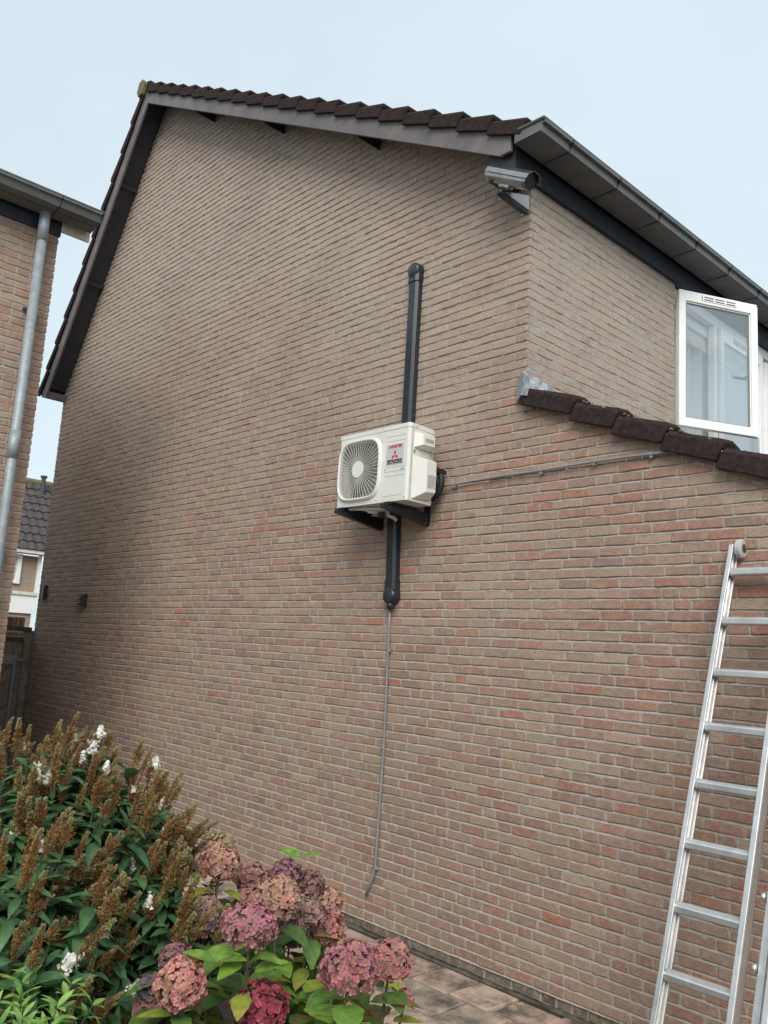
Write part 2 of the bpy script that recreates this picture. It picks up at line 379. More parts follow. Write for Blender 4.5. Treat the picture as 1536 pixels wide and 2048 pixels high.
class Pieces:                        # collects bricks; the ones that show largest become objects of their own
    def __init__(s): s.items = []
    def add(s, wall, O, ux, uz, un, l, h, col): s.items.append((wall, O, ux, uz, un, l, h, col))
    def finish(s, n_single=300):
        sc = []
        for i, (wall, O, ux, uz, un, l, h, col) in enumerate(s.items):
            c = O+ux*l/2+uz*h/2; q = project(c); a = 0
            if q and 5 < q[0] < 1531 and 5 < q[1] < 2043:
                p1, p2 = project(O), project(O+ux*l); p3 = project(O+uz*h)
                a = abs((p2[0]-p1[0])*(p3[1]-p1[1])-(p2[1]-p1[1])*(p3[0]-p1[0]))
            sc.append((a, i))
        sc.sort(reverse=True); single = set(i for a, i in sc[:n_single] if a > 60)
        rest = {}
        for i, (wall, O, ux, uz, un, l, h, col) in enumerate(s.items):
            if i in single:
                b = MB(); brick_geo(b, O, ux, uz, un, l, h, col); b.build('brick', 'brick', wall)
            else:
                brick_geo(rest.setdefault(wall.name, (wall, MB()))[1], O, ux, uz, un, l, h, col)
        for wall, mb in rest.values(): mb.build('bricks', 'brick', wall, kind='stuff')

XL, XC = -11.26, -3.36           # left end of the gable wall, front corner of the upper storey
LEAN = lambda x: 3.610-0.446*(x+3.33)            # underside of the lean-to verge
def GABLE(x): return min(3.447-0.5475*x+0.13, 23.12+1.618*x+0.22)
house = empty('brick_house', (-7.3, 3.0, 0), 'tall brown brick house with a plain gable wall, dark verge tiles and grey gutter', 'house')
# mortar bed of the gable wall (with the single storey part continuing to the right)
mb = MB()
pl = [(XL+.006, .0), (0.8, .0), (0.8, LEAN(0.8)+.05), (XC-.017, LEAN(XC)+.06), (XC-.017, 5.40), (-9.10, GABLE(-9.10)), (XL+.006, 4.9+.2)]
mb.prism([(a, 0.0165, b) for a, b in pl], (0, 1, 0), 0.0, 0.25)
def joint_strips(mbq, P, un, ulen, z0, n, dk=1.0):
    # weather-struck joints: flush over the lower brick, tucked in under the upper one, rough along their length
    st = 0.045; m_ = int(ulen/st)+1
    for k in range(-1, n):
        zb = z0+k*CO; zs = (zb+.0505, zb+CO-.0005, zb+CO+.003, zb+CO+.0505)
        vs = []
        for i in range(m_+1):
            u = min(ulen, i*st)
            for z, dpt, jt in zip(zs, (.0012, .0092, .0050, .0030), (.0018, .0020, .0012, .0014)):
                vs.append(P(u, z+U(-.0012, .0012))-un*(dpt*dk+U(-jt, jt)))
        mbq.add(vs, [(i*4+j, (i+1)*4+j, (i+1)*4+j+1, i*4+j+1) for i in range(m_) for j in range(3)])
V_ = Vector
for k0, k1, xa, xb_ in ((0, 56, XL, .75), (56, 86, XL, XC-.004)):
    for k in range(k0, k1):
        z = Z0+k*CO; x1 = xb_
        if xb_ > 0: x1 = min(.75, (3.61+.03-z)/0.446-3.33); x1 = max(x1, XC-.004)
        if z > 5.1: xa = max(XL, (z-23.12-.20)/1.618)
        if z > 5.3: x1 = min(x1, (3.447+.12-z)/.5475)
        if x1-xa > .1: joint_strips(mb, lambda u, z_, xa=xa: V_((xa+u, 0, z_)), V_((0, -1, 0)), x1-xa, z, 0)
for k in range(86, 136):
    z = Z0+k*CO; xa = (z-23.12-.20)/1.618; x1 = (3.447+.12-z)/.5475
    if x1-xa > .1: joint_strips(mb, lambda u, z_, xa=xa: V_((xa+u, 0, z_)), V_((0, -1, 0)), x1-xa, z, 0)
side = mb.build('side_wall', 'mortar', house)
MB().prism([(XL, 0.028, -.1), (0.8, 0.028, -.1), (0.8, 0.028, Z0-.004), (XL, 0.028, Z0-.004)], (0, 1, 0), -0.006, 0.1).build('plinth', 'plinth', house)
fm = MB().box(XC-.25, XC-.0165, .0175, 2.035, 3.2, 5.30)
joint_strips(fm, lambda u, z_: V_((XC, .004+u, z_)), V_((1, 0, 0)), 2.03, Z0+54*CO, 29, .5)
front = fm.build('front_wall', 'mortar', house)
PCS = Pieces(); prev = []
x = 0.8
while x > -6.4:                                          # sooty foot course set back under the wall
    L = random.choice((.20, .20, .0955)); b_ = MB(); g_ = U(.7, 1.3)
    brick_geo(b_, Vector((x-L, .010+U(-.003, .003), .002)), Vector((1, 0, 0)), Vector((0, 0, 1)), Vector((0, -1, 0)), L, .052, (.15*g_, .128*g_, .10*g_), back=.02)
    b_.build('plinth_brick', 'brick', house); x -= L+.011
EX, EY, EZ = Vector((1, 0, 0)), Vector((0, 1, 0)), Vector((0, 0, 1))
for k in range(140):
    z = Z0+k*CO+U(-.0012, .0012); h = 0.0505+U(-.001, .001)
    zt = z+h
    if z > 8.5: break
    xr = XC if z > LEAN(XC)-.03 else min(0.8, (3.610+.04-z)/0.446-3.33)
    full = xr == XC
    row, prev = lay_row(-xr, -XL, prev, (0.2005 if k % 2 else 0.0955) if full else 0.2005*U(.5, 1))
    for (x, L) in row:
        x0 = -(x+L)                      # rows are laid from the right end leftwards
        if zt > GABLE(x0+L/2): continue
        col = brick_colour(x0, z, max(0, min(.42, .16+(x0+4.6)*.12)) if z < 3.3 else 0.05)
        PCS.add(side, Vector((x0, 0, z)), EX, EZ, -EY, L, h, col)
prev = []
for k in range(54, 84):
    z = Z0+k*CO; h = 0.0505
    if z+h > 5.27: break
    row, prev = lay_row(0.0, 2.035, prev, 0.0955 if k % 2 else 0.2005)
    for (y, L) in row:
        PCS.add(front, Vector((XC, y, z)), EY, EZ, EX, L, h, brick_colour(XC+y*.9, z+.35, 0.05, .30))  # front wall bleached, its colour lifted further to stand in for stronger light
PCS.finish(300)

# back and far walls of the house and the room behind the window
MB().prism([(XL+.02, .3, 0), (XL+.02, 8, 0), (XL+.02, 8, 5.3), (XL+.02, .3, 5.3)], (1, 0, 0), 0, .2).build('rear_wall', 'mortar', house)

# ------------------------------------------------------------------ roof
VB, VT = -0.28, -0.255            # barge board faces (y)
rR = lambda x: 3.447-0.5475*x     # barge underside, shallow slope
rL = lambda x: 23.12+1.618*x      # barge underside, steep slope
hR, hL = 0.172, 0.285
XA = -9.084
XAT = (23.12+hL-3.447-hR)/(-0.5475-1.618)
# right barge board in two lengths with a splice
def barge(xa, xb, xta, xtb):
    return [(xa, VB, rR(xa)), (xb, VB, rR(xb)), (xtb, VB, rR(xtb)+hR), (xta, VB, rR(xta)+hR)]
XS = -6.53
MB().prism(barge(XA, XS-.004, XAT, XS-.004), (0, 1, 0), 0, .025).build('barge_board', 'barge', house, bevel=.003)
q = [(XS+.004, VB, rR(XS+.004)), (-3.43, VB, rR(-3.43)), (-3.335, VB, rR(-3.335)+.055), (-3.335, VB, rR(-3.335)+hR), (XS+.004, VB, rR(XS+.004)+hR)]
MB().prism(q, (0, 1, 0), 0, .025).build('barge_board', 'barge', house, bevel=.003)
XE = -11.20
MB().prism([(XE+.02, VB, rL(XE+.02)), (XA, VB, rL(XA)), (XAT, VB, rL(XAT)+hL), (XE-.10, VB, rL(XE-.1)+hL)], (0, 1, 0), 0, .025).build('barge_board', 'barge', house, bevel=.003)
# soffits (under the verge, between board and wall)
MB().prism([(XA, VT, rR(XA)+hR-.05), (-3.36, VT, rR(-3.36)+hR-.05), (-3.36, VT, rR(-3.36)+hR-.03), (XA, VT, rR(XA)+hR-.03)], (0, 1, 0), 0, .265).build('soffit', 'soffit', house)
MB().prism([(XE-.02, VT, rL(XE-.02)+hL-.06), (XA, VT, rL(XA)+hL-.06), (XA, VT, rL(XA)+hL-.03), (XE-.02, VT, rL(XE-.02)+hL-.03)], (0, 1, 0), 0, .265).build('soffit', 'soffit', house)
# boxed foot of the steep verge
MB().prism([(XE-.125, VB+.003, rL(XE-.02)+.105), (XE+.03, VB+.003, rL(XE-.02)+.075), (XE+.06, VB+.003, rL(XE-.02)+.16), (XE-.125, VB+.003, rL(XE-.02)+.20)], (0, 1, 0), 0, .285).build('eaves_box', 'barge', house, bevel=.003)
# battens crossing the soffits
for x in (-9.73, -10.42):
    d = Vector((1, 0, 1.618)).normalized(); n_ = Vector((1.618, 0, -1)).normalized()
    MB().obox(Vector((x, -.127, rL(x)+hL-.045))+n_*.028, d, (0, 1, 0), n_, .05, .25, .05).build('soffit_batten', 'soffit', house)
for x in (-7.93, -6.52, -5.05):
    MB().prism([(x-.05, 0, rR(x-.05)+.13), (x-.05, 0, rR(x-.05)+.02), (x+.05, 0, rR(x+.05)-.012), (x+.06, 0, rR(x+.06)+.12)], (0, 1, 0), -.25, -.002).build('soffit_batten', 'soffit', house)
# roof body
roof = MB()
roof.prism([(XAT, VT, rR(XAT)+hR-.02), (-3.25, VT, rR(-3.25)+hR-.02), (-3.25, VT, rR(-3.25)+hR+.04), (XAT, VT, rR(XAT)+hR+.06), (XE-.12, VT, rL(XE-.12)+hL+.05), (XE-.12, VT, rL(XE-.12)+hL-.02)], (0, 1, 0), 0.0, 8.3)
roof = roof.build('roof', 'tile', house)
def verge_tile(mbq, P, d, n, L, fl=0.125, wid=0.20, lift=0.046, end=.975):
    # P: upper end on the board's top line, d: down-slope, n: up normal; hooked flange hangs in front (towards -y)
    yo = VB-0.030; yi = VB-0.004; vs = []; fs = []
    prof = [(yo, -fl+.095), (yo, .052), (yo+.018, .074), (yo+wid, .080), (yo+wid, .052), (yi, .042), (yi, -fl+.095)]
    secs = [(0.0, -.006, 1.0), (L*.93, lift, 1.0), (L*end, lift-.003, .86)]
    for (s, lf, k) in secs:
        for (y, z) in prof:
            zz = z*k+lf if z > 0 else z+lf*.6
            q_ = P+d*s+n*zz; vs.append(Vector((q_.x, y, q_.z)))
    m_ = len(prof)
    for i in range(2):
        for k in range(m_): fs.append((i*m_+k, i*m_+(k+1) % m_, (i+1)*m_+(k+1) % m_, (i+1)*m_+k))
    fs += [tuple(range(m_))[::-1], tuple(range(2*m_, 3*m_))]
    mbq.add(vs, fs)
dR = Vector((1, 0, -.5475)).normalized(); nR = Vector((.5475, 0, 1)).normalized()
dL = Vector((-1, 0, -1.618)).normalized(); nL = Vector((-1.618, 0, 1)).normalized()
LR = (Vector((-3.23, 0, rR(-3.23)))-Vector((XAT+.06, 0, rR(XAT+.06)))).length/20
for i in range(20):
    P = Vector((XAT+.06, 0, rR(XAT+.06)+hR))+dR*(LR*i)+nR*U(-.002, .002)
    q = MB(); verge_tile(q, P, dR, nR, LR*U(.99, 1.0)); q.build('roof_tile', 'tile', roof, bevel=.006)
LL = (Vector((XE-.13, 0, rL(XE-.13)))-Vector((XAT-.04, 0, rL(XAT-.04)))).length/11
for i in range(11):
    P = Vector((XAT-.04, 0, rL(XAT-.04)+hL))+dL*(LL*i)
    q = MB(); verge_tile(q, P, dL, nL, LL, fl=.11, lift=.050, end=1.01); q.build('roof_tile', 'tile', roof, bevel=.006)
# ridge tile with its mossy end disc
rz = rR(XAT)+hR+.085
arc = [(XAT+.17*math.cos(a), rz-.13+.17*math.sin(a)) for a in [math.radians(t) for t in (0, 25, 55, 90, 125, 155, 180)]]
MB().prism([(a-.02, VB-.035, b) for a, b in arc]+[(XAT-.15, VB-.035, rz-.10), (XAT+.10, VB-.035, rz-.10)], (0, 1, 0), .03, .45).build('ridge_tile', 'tile', roof)
hexa = [(XAT-.07+.10*math.cos(math.radians(a)), VB-.06, rz-.055+.115*math.sin(math.radians(a))) for a in (20, 70, 120, 190, 240, 300)]
MB().prism(hexa, (0, 1, 0), 0, .05).build('ridge_end', 'moss', roof, bevel=.01)

# front eaves: dark fascia and square gutter
MB().box(XC-.2, -3.325, -.235, 8.0, 5.205, 5.46).build('fascia_board', 'fascia', house)
G0, G1, GB, GT = -3.285, -3.068, 5.345, 5.425
gut = MB(); ys, ye = -0.30, 8.0
pr = [(G0, GT), (G0, GB), (G1, GB+.004), (G1+.006, GB+.052), (G1+.03, GB+.058), (G1+.034, GT+.008), (G1+.014, GT+.008), (G1-.006, GT-.01), (G1-.012, GB+.012), (G0+.008, GB+.012), (G0+.008, GT)]
gut.prism([(a, ys, b) for a, b in pr], (0, 1, 0), 0, ye-ys)
gut = gut.build('gutter', 'gutter', house)
MB().prism([(G0, ys-.004, GT+.006), (G0, ys-.004, GB), (G1, ys-.004, GB+.004), (G1+.006, ys-.004, GB+.05), (G1+.020, ys-.004, GT+.004)], (0, 1, 0), 0, .012).build('end_cap', 'gutter', gut)
MB().tube([(G0+.035, ys-.006, GT+.006), (G1+.024, ys-.006, GT+.004)], .012, 8).build('gutter_lip', 'gutter_lip', gut)
MB().tube([(G1+.022, ys-.006, GT+.004), (G1+.022, ye, GT+.004)], .013, 8).build('gutter_lip', 'gutter_lip', gut)
for y in (.02, .62, 1.22, 1.82, 2.42, 3.02, 3.62):
    o_ = .0035
    MB().prism([(G0, y, GB-o_), (G1+.002, y, GB+.002-o_), (G1+.010, y, GB+.05), (G1+.034, y, GB+.056), (G1+.037, y, GT), (G1+.030, y, GT), (G1-.002, y, GB+.01), (G0, y, GB+.006)], (0, 1, 0), -.006, .006).build('gutter_joint', 'soffit', gut)

# ------------------------------------------------------------------ window with an open casement
win = MB()
FX0, FX1 = -3.46, -3.395                   # frame depth
YW = (2.045, 2.84, 2.985, 3.86, 4.0, 5.4)
win.box(FX0, FX1, YW[0], YW[5], 5.105, 5.20)
win.box(FX0, FX1, YW[0], YW[5], 3.78, 3.90)
for (a, b) in ((2.045, 2.10), (2.84, 2.915), (3.83, 3.93), (5.3, 5.4)): win.box(FX0+.002, FX1-.002, a, b, 3.90, 5.105)
window = win.build('window', 'white', house, bevel=.004)
MB().box(-3.40, -3.32, 2.04, 5.4, 3.74, 3.782).build('window_sill', 'white', window, bevel=.004)
MB().box(XC-.2, FX1+.004, 2.036, 2.046, 3.78, 5.20).build('reveal', 'white', window)
def sash(O, d, wdt, z0, z1, st=.085, tr=.092, br=.075, th=.055, vent=True, handle=True):
    O = Vector(O); d = Vector(d).normalized(); n = Vector((d.y, -d.x, 0))      # n: outward
    def bx(mbq, u0, u1, v0, v1, a, b):
        c = O+d*((u0+u1)/2)+n*((a+b)/2); c.z = (v0+v1)/2
        mbq.obox(c, d, n, EZ, u1-u0, b-a, v1-v0)
    f = MB()
    bx(f, 0, st, z0, z1, 0, th); bx(f, wdt-st, wdt, z0, z1, 0, th)
    bx(f, st, wdt-st, z0, z0+br, .001, th-.001); bx(f, st, wdt-st, z1-tr, z1, .001, th-.001)
    f.build('sash', 'white', window, bevel=.004)
    b_ = MB(); e = .012
    bx(b_, st, st+e, z0+br, z1-tr, .012, th-.014); bx(b_, wdt-st-e, wdt-st, z0+br, z1-tr, .012, th-.014)
    bx(b_, st+e, wdt-st-e, z0+br, z0+br+e, .012, th-.014); bx(b_, st+e, wdt-st-e, z1-tr-e, z1-tr, .012, th-.014)
    b_.build('glazing_bead', 'white', window)
    g = MB(); bx(g, st+.004, wdt-st-.004, z0+br+.004, z1-tr-.004, th*.45, th*.45+.006); g.build('pane', 'glass', window)
    gk = MB()
    for (u0, u1, v0, v1) in ((st+e-.001, st+e+.003, z0+br+e, z1-tr-e), (wdt-st-e-.003, wdt-st-e+.001, z0+br+e, z1-tr-e), (st+e, wdt-st-e, z0+br+e-.001, z0+br+e+.003), (st+e, wdt-st-e, z1-tr-e-.003, z1-tr-e+.001)):
        bx(gk, u0, u1, v0, v1, th*.45+.007, th-.012)
    gk.build('gasket', 'gasket', window)
    if vent:
        c0 = wdt*.30; c1 = wdt*.72; zc = z1-tr*.46
        fr = MB(); bx(fr, c0-.012, c1+.012, zc-.026, zc+.024, th-.002, th+.004); vg = fr.build('vent_grille', 'white', window, bevel=.002)
        sd = MB()
        for i in range(3):
            a = c0+(c1-c0)*i/3+.008; b2 = c0+(c1-c0)*(i+1)/3-.008
            for dz in (.010, -.012): bx(sd, a, b2, zc+dz-.0045, zc+dz+.0045, th+.002, th+.0055)
        bx(sd, c0-.013, c0-.010, zc-.026, zc+.024, th+.001, th+.0055)
        sd.build('vent_slot', 'slot', window)
    return O, d, n
HN = Vector((-3.365, 2.052, 0)); SD = Vector((0.375, 0.758, 0))
sash(HN, SD, .80, 3.945, 5.150, st=.064, br=.07)
# overlap flange on the free edge of the open casement, and its handle on the inside
fl = MB(); n_ = Vector((SD.normalized().y, -SD.normalized().x, 0)); dd = SD.normalized()
c = HN+dd*.816+n_*.012; c.z = 4.547; fl.obox(c, dd, n_, EZ, .036, .022, 1.205); fl.build('sash_flange', 'white', window, bevel=.003)
hd = MB(); c = HN+dd*.755-n_*.035; c.z = 4.50; hd.obox(c, dd, n_, EZ, .022, .07, .022)
c2 = HN+dd*.70-n_*.062; c2.z = 4.495; hd.obox(c2, dd, n_, EZ, .13, .016, .02); hd.build('handle', 'steel', window, bevel=.003)
sash((-3.40, 2.925, 0), (0, 1, 0), .90, 3.915, 5.10, st=.06, tr=.125, br=.07, th=.035)
MB().box(-3.43, -3.424, 3.93, 5.3, 3.9, 5.1).build('pane', 'glass', window)
MB().box(-3.415, -3.38, 3.935, 4.30, 3.95, 5.06).build('panel', 'white', window, bevel=.004)
# inside: pelmet, blind, curtain, room
MB().box(-3.62, -3.492, 2.0, 5.5, 4.86, 5.085).build('pelmet', 'white_old', window)
MB().box(-3.49, -3.468, 2.0, 5.5, 5.00, 5.09).build('blind_box', 'white', window)
cu = MB(); N = 260; vs = []; fs = []
for i in range(N):
    y = 2.0+3.4*i/(N-1); ph = y*36+1.2*math.sin(y*5.1); x = -3.535+.026*math.sin(ph)+.010*math.sin(ph*.37+1)
    vs += [(x, y, 3.5), (x+.006*math.sin(ph*.5), y, 4.88)]
for i in range(N-1): fs.append((2*i, 2*i+2, 2*i+3, 2*i+1))
cu.add(vs, fs); cu.build('curtain', 'sheer', window, smooth=True)
MB().box(-7.3, -7.28, 1.5, 8.0, 2.7, 5.1).box(-7.28, -3.47, 1.5, 8.0, 5.10, 5.12).box(-7.28, -3.62, 1.98, 8.0, 2.68, 2.70).build('room_wall', 'room', window)
MB().box(XC-.25, XC-.02, 2.036, 8.0, 3.2, 3.74).build('front_wall', 'mortar', house)

# ------------------------------------------------------------------ lean-to roof with verge tiles and lead flashing
LS = -0.446
dE = Vector((1, 0, LS)).normalized(); nE = Vector((-LS, 0, 1)).normalized()
lean = MB(); lz = lambda x: LEAN(x)+.085
lean.prism([(XC, .012, lz(XC)-.05), (1.0, .012, lz(1.0)-.05), (1.0, .012, lz(1.0)), (XC, .012, lz(XC))], (0, 1, 0), 0, 7.5)
lean = lean.build('lean_to_roof', 'tile', house)
def verge2(x0, x1, k):
    yo, yi = -.062, -.036; q = MB(); vs = []; fs = []
    P0 = Vector((x0, 0, LEAN(x0))); L = (x1-x0)/dE.x; lf = .038
    prof = [(yo, -.004), (yo, .092), (yo+.02, .118), (yo+.13, .128), (yo+.23, .108), (yo+.23, .080), (yi, .078), (yi, -.004)]
    for (s, l2, sh) in ((-.0, -.006, 0), (L*.5, lf*.5, 0), (L*.92, lf, 0), (L*.972, lf, .016)):
        for i, (y, z) in enumerate(prof):
            zz = z+(l2 if z > .05 else l2*.8)-.010-(sh if .05 < z else -sh*.4)
            p_ = P0+dE*s+nE*(zz+U(-.0015, .0015)); vs.append(Vector((p_.x, y+U(-.001, .001), p_.z)))
    m_ = 8
    for i in range(3):
        for t in range(m_): fs.append((i*m_+t, i*m_+(t+1) % m_, (i+1)*m_+(t+1) % m_, (i+1)*m_+t))
    fs += [tuple(range(m_))[::-1], tuple(range(3*m_, 4*m_))]
    q.add(vs, fs); q.build('roof_tile', 'tile', lean, bevel=.008)
xb = [-3.345, -2.965, -2.665, -2.345, -2.02, -1.70, -1.38, -1.06, -.74, -.42, -.1, .22]
for i in range(len(xb)-1): verge2(xb[i], xb[i+1], i)
MB().prism([(XC+.05, -.030, LEAN(XC+.05)+.03), (.9, -.030, LEAN(.9)+.03), (.9, -.030, LEAN(.9)+.085), (XC+.05, -.030, LEAN(XC+.05)+.085)], (0, 1, 0), 0, .04).build('gap_shade_strip', 'soffit', lean)  # dark strip added so the gaps under the tiles look shaded
# moss cushions in the tile joints
ms = MB()
for i in range(70):
    x = U(-3.25, -1.5); q = Vector((x, U(-.05, .06), LEAN(x)+.128+U(.0, .01))); r = U(.005, .014)
    ms.tube([q-Vector((0, 0, r*.5)), q, q+Vector((0, 0, r*.6))], [r, r*.9, r*.3], 6)
ms.build('moss', 'moss', lean, kind='stuff')
# rough mortar under the verge
for i in range(6):
    x = -2.28+i*.16+U(-.04, .04); z = LEAN(x)-.012+U(-.012, .006)
    mm = MB(); mm.obox((x, .006, z), dE, EY, nE, U(.05, .10), .02, U(.012, .025))
    mm.build('verge_mortar', 'mortar', lean, bevel=.006)
# lead: folded sheet on the corner and strip along the front wall
lv = []
N, K = 14, 5
for i in range(N):
    t = i/(N-1)
    for j in range(K):
        s = j/(K-1); top = 3.83-.03*t; hgt = .135*(1-t*.72)
        y = -.05+t*.40+ (.0 if i else -.01); x = XC+.016+s*.05*(1-.5*t)+.010*math.sin(t*19+s*5)+U(-.004, .004)
        z = top-s*hgt+.006*math.sin(t*23+2*s)
        lv.append((x, y, z))
lf = [(i*K+j, (i+1)*K+j, (i+1)*K+j+1, i*K+j+1) for i in range(N-1) for j in range(K-1)]
ld = MB().add(lv, lf); ld.add([(XC-.045, -.014, 3.80), (XC+.02, -.05, 3.832), (XC+.06, -.066, 3.70), (XC+.055, -.07, 3.665), (XC-.01, -.05, 3.645), (XC-.055, -.016, 3.652)], [(0, 1, 2, 3, 4, 5)])
o = ld.build('lead_flashing', 'lead', house); sm = o.modifiers.new("solid", 'SOLIDIFY'); sm.thickness = .004
ld2 = MB().add([(XC-.058, -.012, 3.735), (XC+.03, -.066, 3.71), (XC+.085, -.070, 3.70), (XC+.075, -.072, 3.645), (XC+.02, -.07, 3.66), (XC-.055, -.014, 3.63)], [(0, 1, 2, 3, 4, 5)])
o = ld2.build('lead_flashing', 'lead', house); sm = o.modifiers.new("solid", 'SOLIDIFY'); sm.thickness = .003

# ------------------------------------------------------------------ outdoor air-conditioning unit
def text_mesh(txt, size, bold=0.0, shear=0.0):
    cu_ = bpy.data.curves.new("lettering", 'FONT'); cu_.body = txt; cu_.size = size; cu_.align_x = 'CENTER'; cu_.align_y = 'CENTER'
    cu_.offset = bold; cu_.shear = shear; cu_.extrude = 0.0006
    o_ = bpy.data.objects.new("lettering", cu_); COL.objects.link(o_)
    bpy.context.view_layer.update()
    me = bpy.data.meshes.new_from_object(o_.evaluated_get(bpy.context.evaluated_depsgraph_get()))
    bpy.data.objects.remove(o_); bpy.data.curves.remove(cu_)
    return me
def letter(name, txt, size, at, width, parent, mat, bold=0.0, shear=0.0):
    me = text_mesh(txt, size, bold, shear); me.materials.clear(); me.materials.append(M[mat])
    xs = [v.co.x for v in me.vertices]; sx = width/(max(xs)-min(xs))
    # stand the flat text up on a wall-parallel face looking at -y
    place(name, me, Matrix.Translation(at) @ Matrix.Rotation(math.radians(90), 4, 'X') @ Matrix.Scale(sx, 4, (1, 0, 0)), parent)
AX0, AX1, AY0, AY1, AZ0, AZ1 = -4.772, -4.030, -0.400, -0.135, 2.965, 3.512
ac = empty('air_conditioner', ((AX0+AX1)/2, -.27, AZ0), 'ivory outdoor air conditioning unit with round fan grille hung on the gable wall', 'air conditioner')
def rbox_loop(x0, x1, y0, y1, r, seg=5):
    pts = []
    for (cx, cy, a0) in ((x1-r, y0+r, -90), (x1-r, y1-.004, 0), (x0+.004, y1-.004, 90), (x0+r, y0+r, 180)):
        rr = r if cy == y0+r else .004
        for i in range(seg+1):
            a = math.radians(a0+90*i/seg); pts.append((cx+rr*math.cos(a), cy+rr*math.sin(a)))
    return pts
lp = rbox_loop(AX0, AX1, AY0, AY1, .022)
# casing body with a square-round fan opening in the front panel
HC = (-4.527, 3.226); HR = .222
def supr(t, a, k=4.2):
    c, s_ = math.cos(t), math.sin(t); r_ = (abs(c)**k+abs(s_)**k)**(-1/k); return (a*r_*c, a*r_*s_)
NS = 64
body = MB()
body.prism([(a, b, AZ0+.012) for a, b in lp if True], (0, 0, 1), 0, .0005)           # floor
n_lp = len(lp)
low = [(a, b, AZ0+.012) for a, b in lp]; hi = [(a, b, AZ1-.034) for a, b in lp]
# walls except the flat front
walls = []
for i in range(n_lp):
    j = (i+1) % n_lp
    if abs(lp[i][1]-AY0) < 1e-6 and abs(lp[j][1]-AY0) < 1e-6: continue
    walls.append((i, j, n_lp+j, n_lp+i))
body.add(low+hi, walls)
# front panel: ring between rectangle and opening
fx0, fx1, fz0, fz1 = AX0+.022, AX1-.022, AZ0+.012, AZ1-.034
outer = []; inner = []
for i in range(NS):
    t = 2*math.pi*i/NS; c, s_ = math.cos(t), math.sin(t)
    ix, iz = supr(t, HR-.012); inner.append((HC[0]+ix, AY0, HC[1]+iz))
    k = 1e9
    if c > 1e-9: k = min(k, (-4.285-HC[0])/c)
    if c < -1e-9: k = min(k, (fx0-HC[0])/c)
    if s_ > 1e-9: k = min(k, (fz1-HC[1])/s_)
    if s_ < -1e-9: k = min(k, (fz0-HC[1])/s_)
    outer.append((HC[0]+k*c, AY0, HC[1]+k*s_))
body.add(outer+inner, [(i, (i+1) % NS, NS+(i+1) % NS, NS+i) for i in range(NS)])
for (sx, sz) in ((fx0, fz0), (fx0, fz1), (-4.285, fz0), (-4.285, fz1)):            # corner fillers
    near = sorted(range(NS), key=lambda i: (outer[i][0]-sx)**2+(outer[i][2]-sz)**2)[:2]
    body.add([outer[near[0]], outer[near[1]], (sx, AY0, sz)], [(0, 1, 2)])
body.add([(-4.285, AY0, fz0), (fx1, AY0, fz0), (fx1, AY0, fz1), (-4.285, AY0, fz1)], [(0, 1, 2, 3)])
casing = body.build('casing', 'ac', ac)
MB().prism([(a+(-.003 if a < -4.4 else .003), b+(-.003 if b < -.3 else 0), AZ1-.0335) for a, b in lp], (0, 0, 1), 0, .0335).build('top_panel', 'ac', ac, bevel=.004)
MB().prism([(a, b, AZ0) for a, b in lp], (0, 0, 1), 0, .0115).build('base_pan', 'ac', ac)
# panel seams and pressed lines
sm_ = MB()
def fline(x0, x1, z, t=.0016): sm_.box(x0, x1, AY0-.0012, AY0+.001, z-t/2, z+t/2)
for z in (3.431, 3.395): fline(-4.262, -4.062, z)
for z in (3.210, 3.178, 3.146): fline(-4.262, -4.062, z)
fline(-4.262, -4.075, 3.005)
sm_.box(AX1-.0005, AX1+.0012, -.372, -.368, AZ0+.012, AZ1-.036)
sm_.build('panel_seam', 'seam', ac)
sc_m = MB()
for (x, z) in ((-4.755, 2.985), (-4.33, 2.985), (-4.05, 2.985), (-4.26, 3.197), (-4.30, 3.500)): sc_m.disc((x, AY0-.004, z), (0, -1, 0), .004, 8, .004)
for (y, z) in ((-.33, 3.497), (-.16, 3.497), (-.155, 2.985), (-.20, 2.985)): sc_m.disc((AX1+.006, y, z), (1, 0, 0), .004, 8, .006)
sc_m.build('screw', 'seam', ac)
# grille: frame, rings and spokes, hub plate
gr = MB(); fr_o = []; fr_i = []; fr_m = []
for i in range(NS):
    t = 2*math.pi*i/NS
    ox, oz = supr(t, HR+.010); mx_, mz_ = supr(t, HR-.004); ix, iz = supr(t, HR-.014)
    fr_o.append((HC[0]+ox, AY0-.001, HC[1]+oz)); fr_m.append((HC[0]+mx_, AY0-.026, HC[1]+mz_)); fr_i.append((HC[0]+ix, AY0-.018, HC[1]+iz))
gr.add(fr_o+fr_m+fr_i+[(p_[0], AY0+.01, p_[2]) for p_ in fr_i], [(r_*NS+i, r_*NS+(i+1) % NS, (r_+1)*NS+(i+1) % NS, (r_+1)*NS+i) for r_ in range(3) for i in range(NS)])
grille = gr.build('fan_grille', 'ac', ac, smooth=True)
wr = MB()
rr = .066
while rr < HR*1.30:
    seg_pts = []
    for i in range(73):
        t = 2*math.pi*i/72; lim = math.hypot(*supr(t, HR-.012))
        ok = rr < lim
        if ok: seg_pts.append((HC[0]+rr*math.cos(t), AY0-.018, HC[1]+rr*math.sin(t)))
        if (not ok or i == 72) and len(seg_pts) > 1: wr.tube(seg_pts, .0009, 4, cap=False)
        if not ok or i == 72: seg_pts = []
    rr += .0125
wr.build('grille_ring', 'ac_wire', grille)
sp_ = MB()
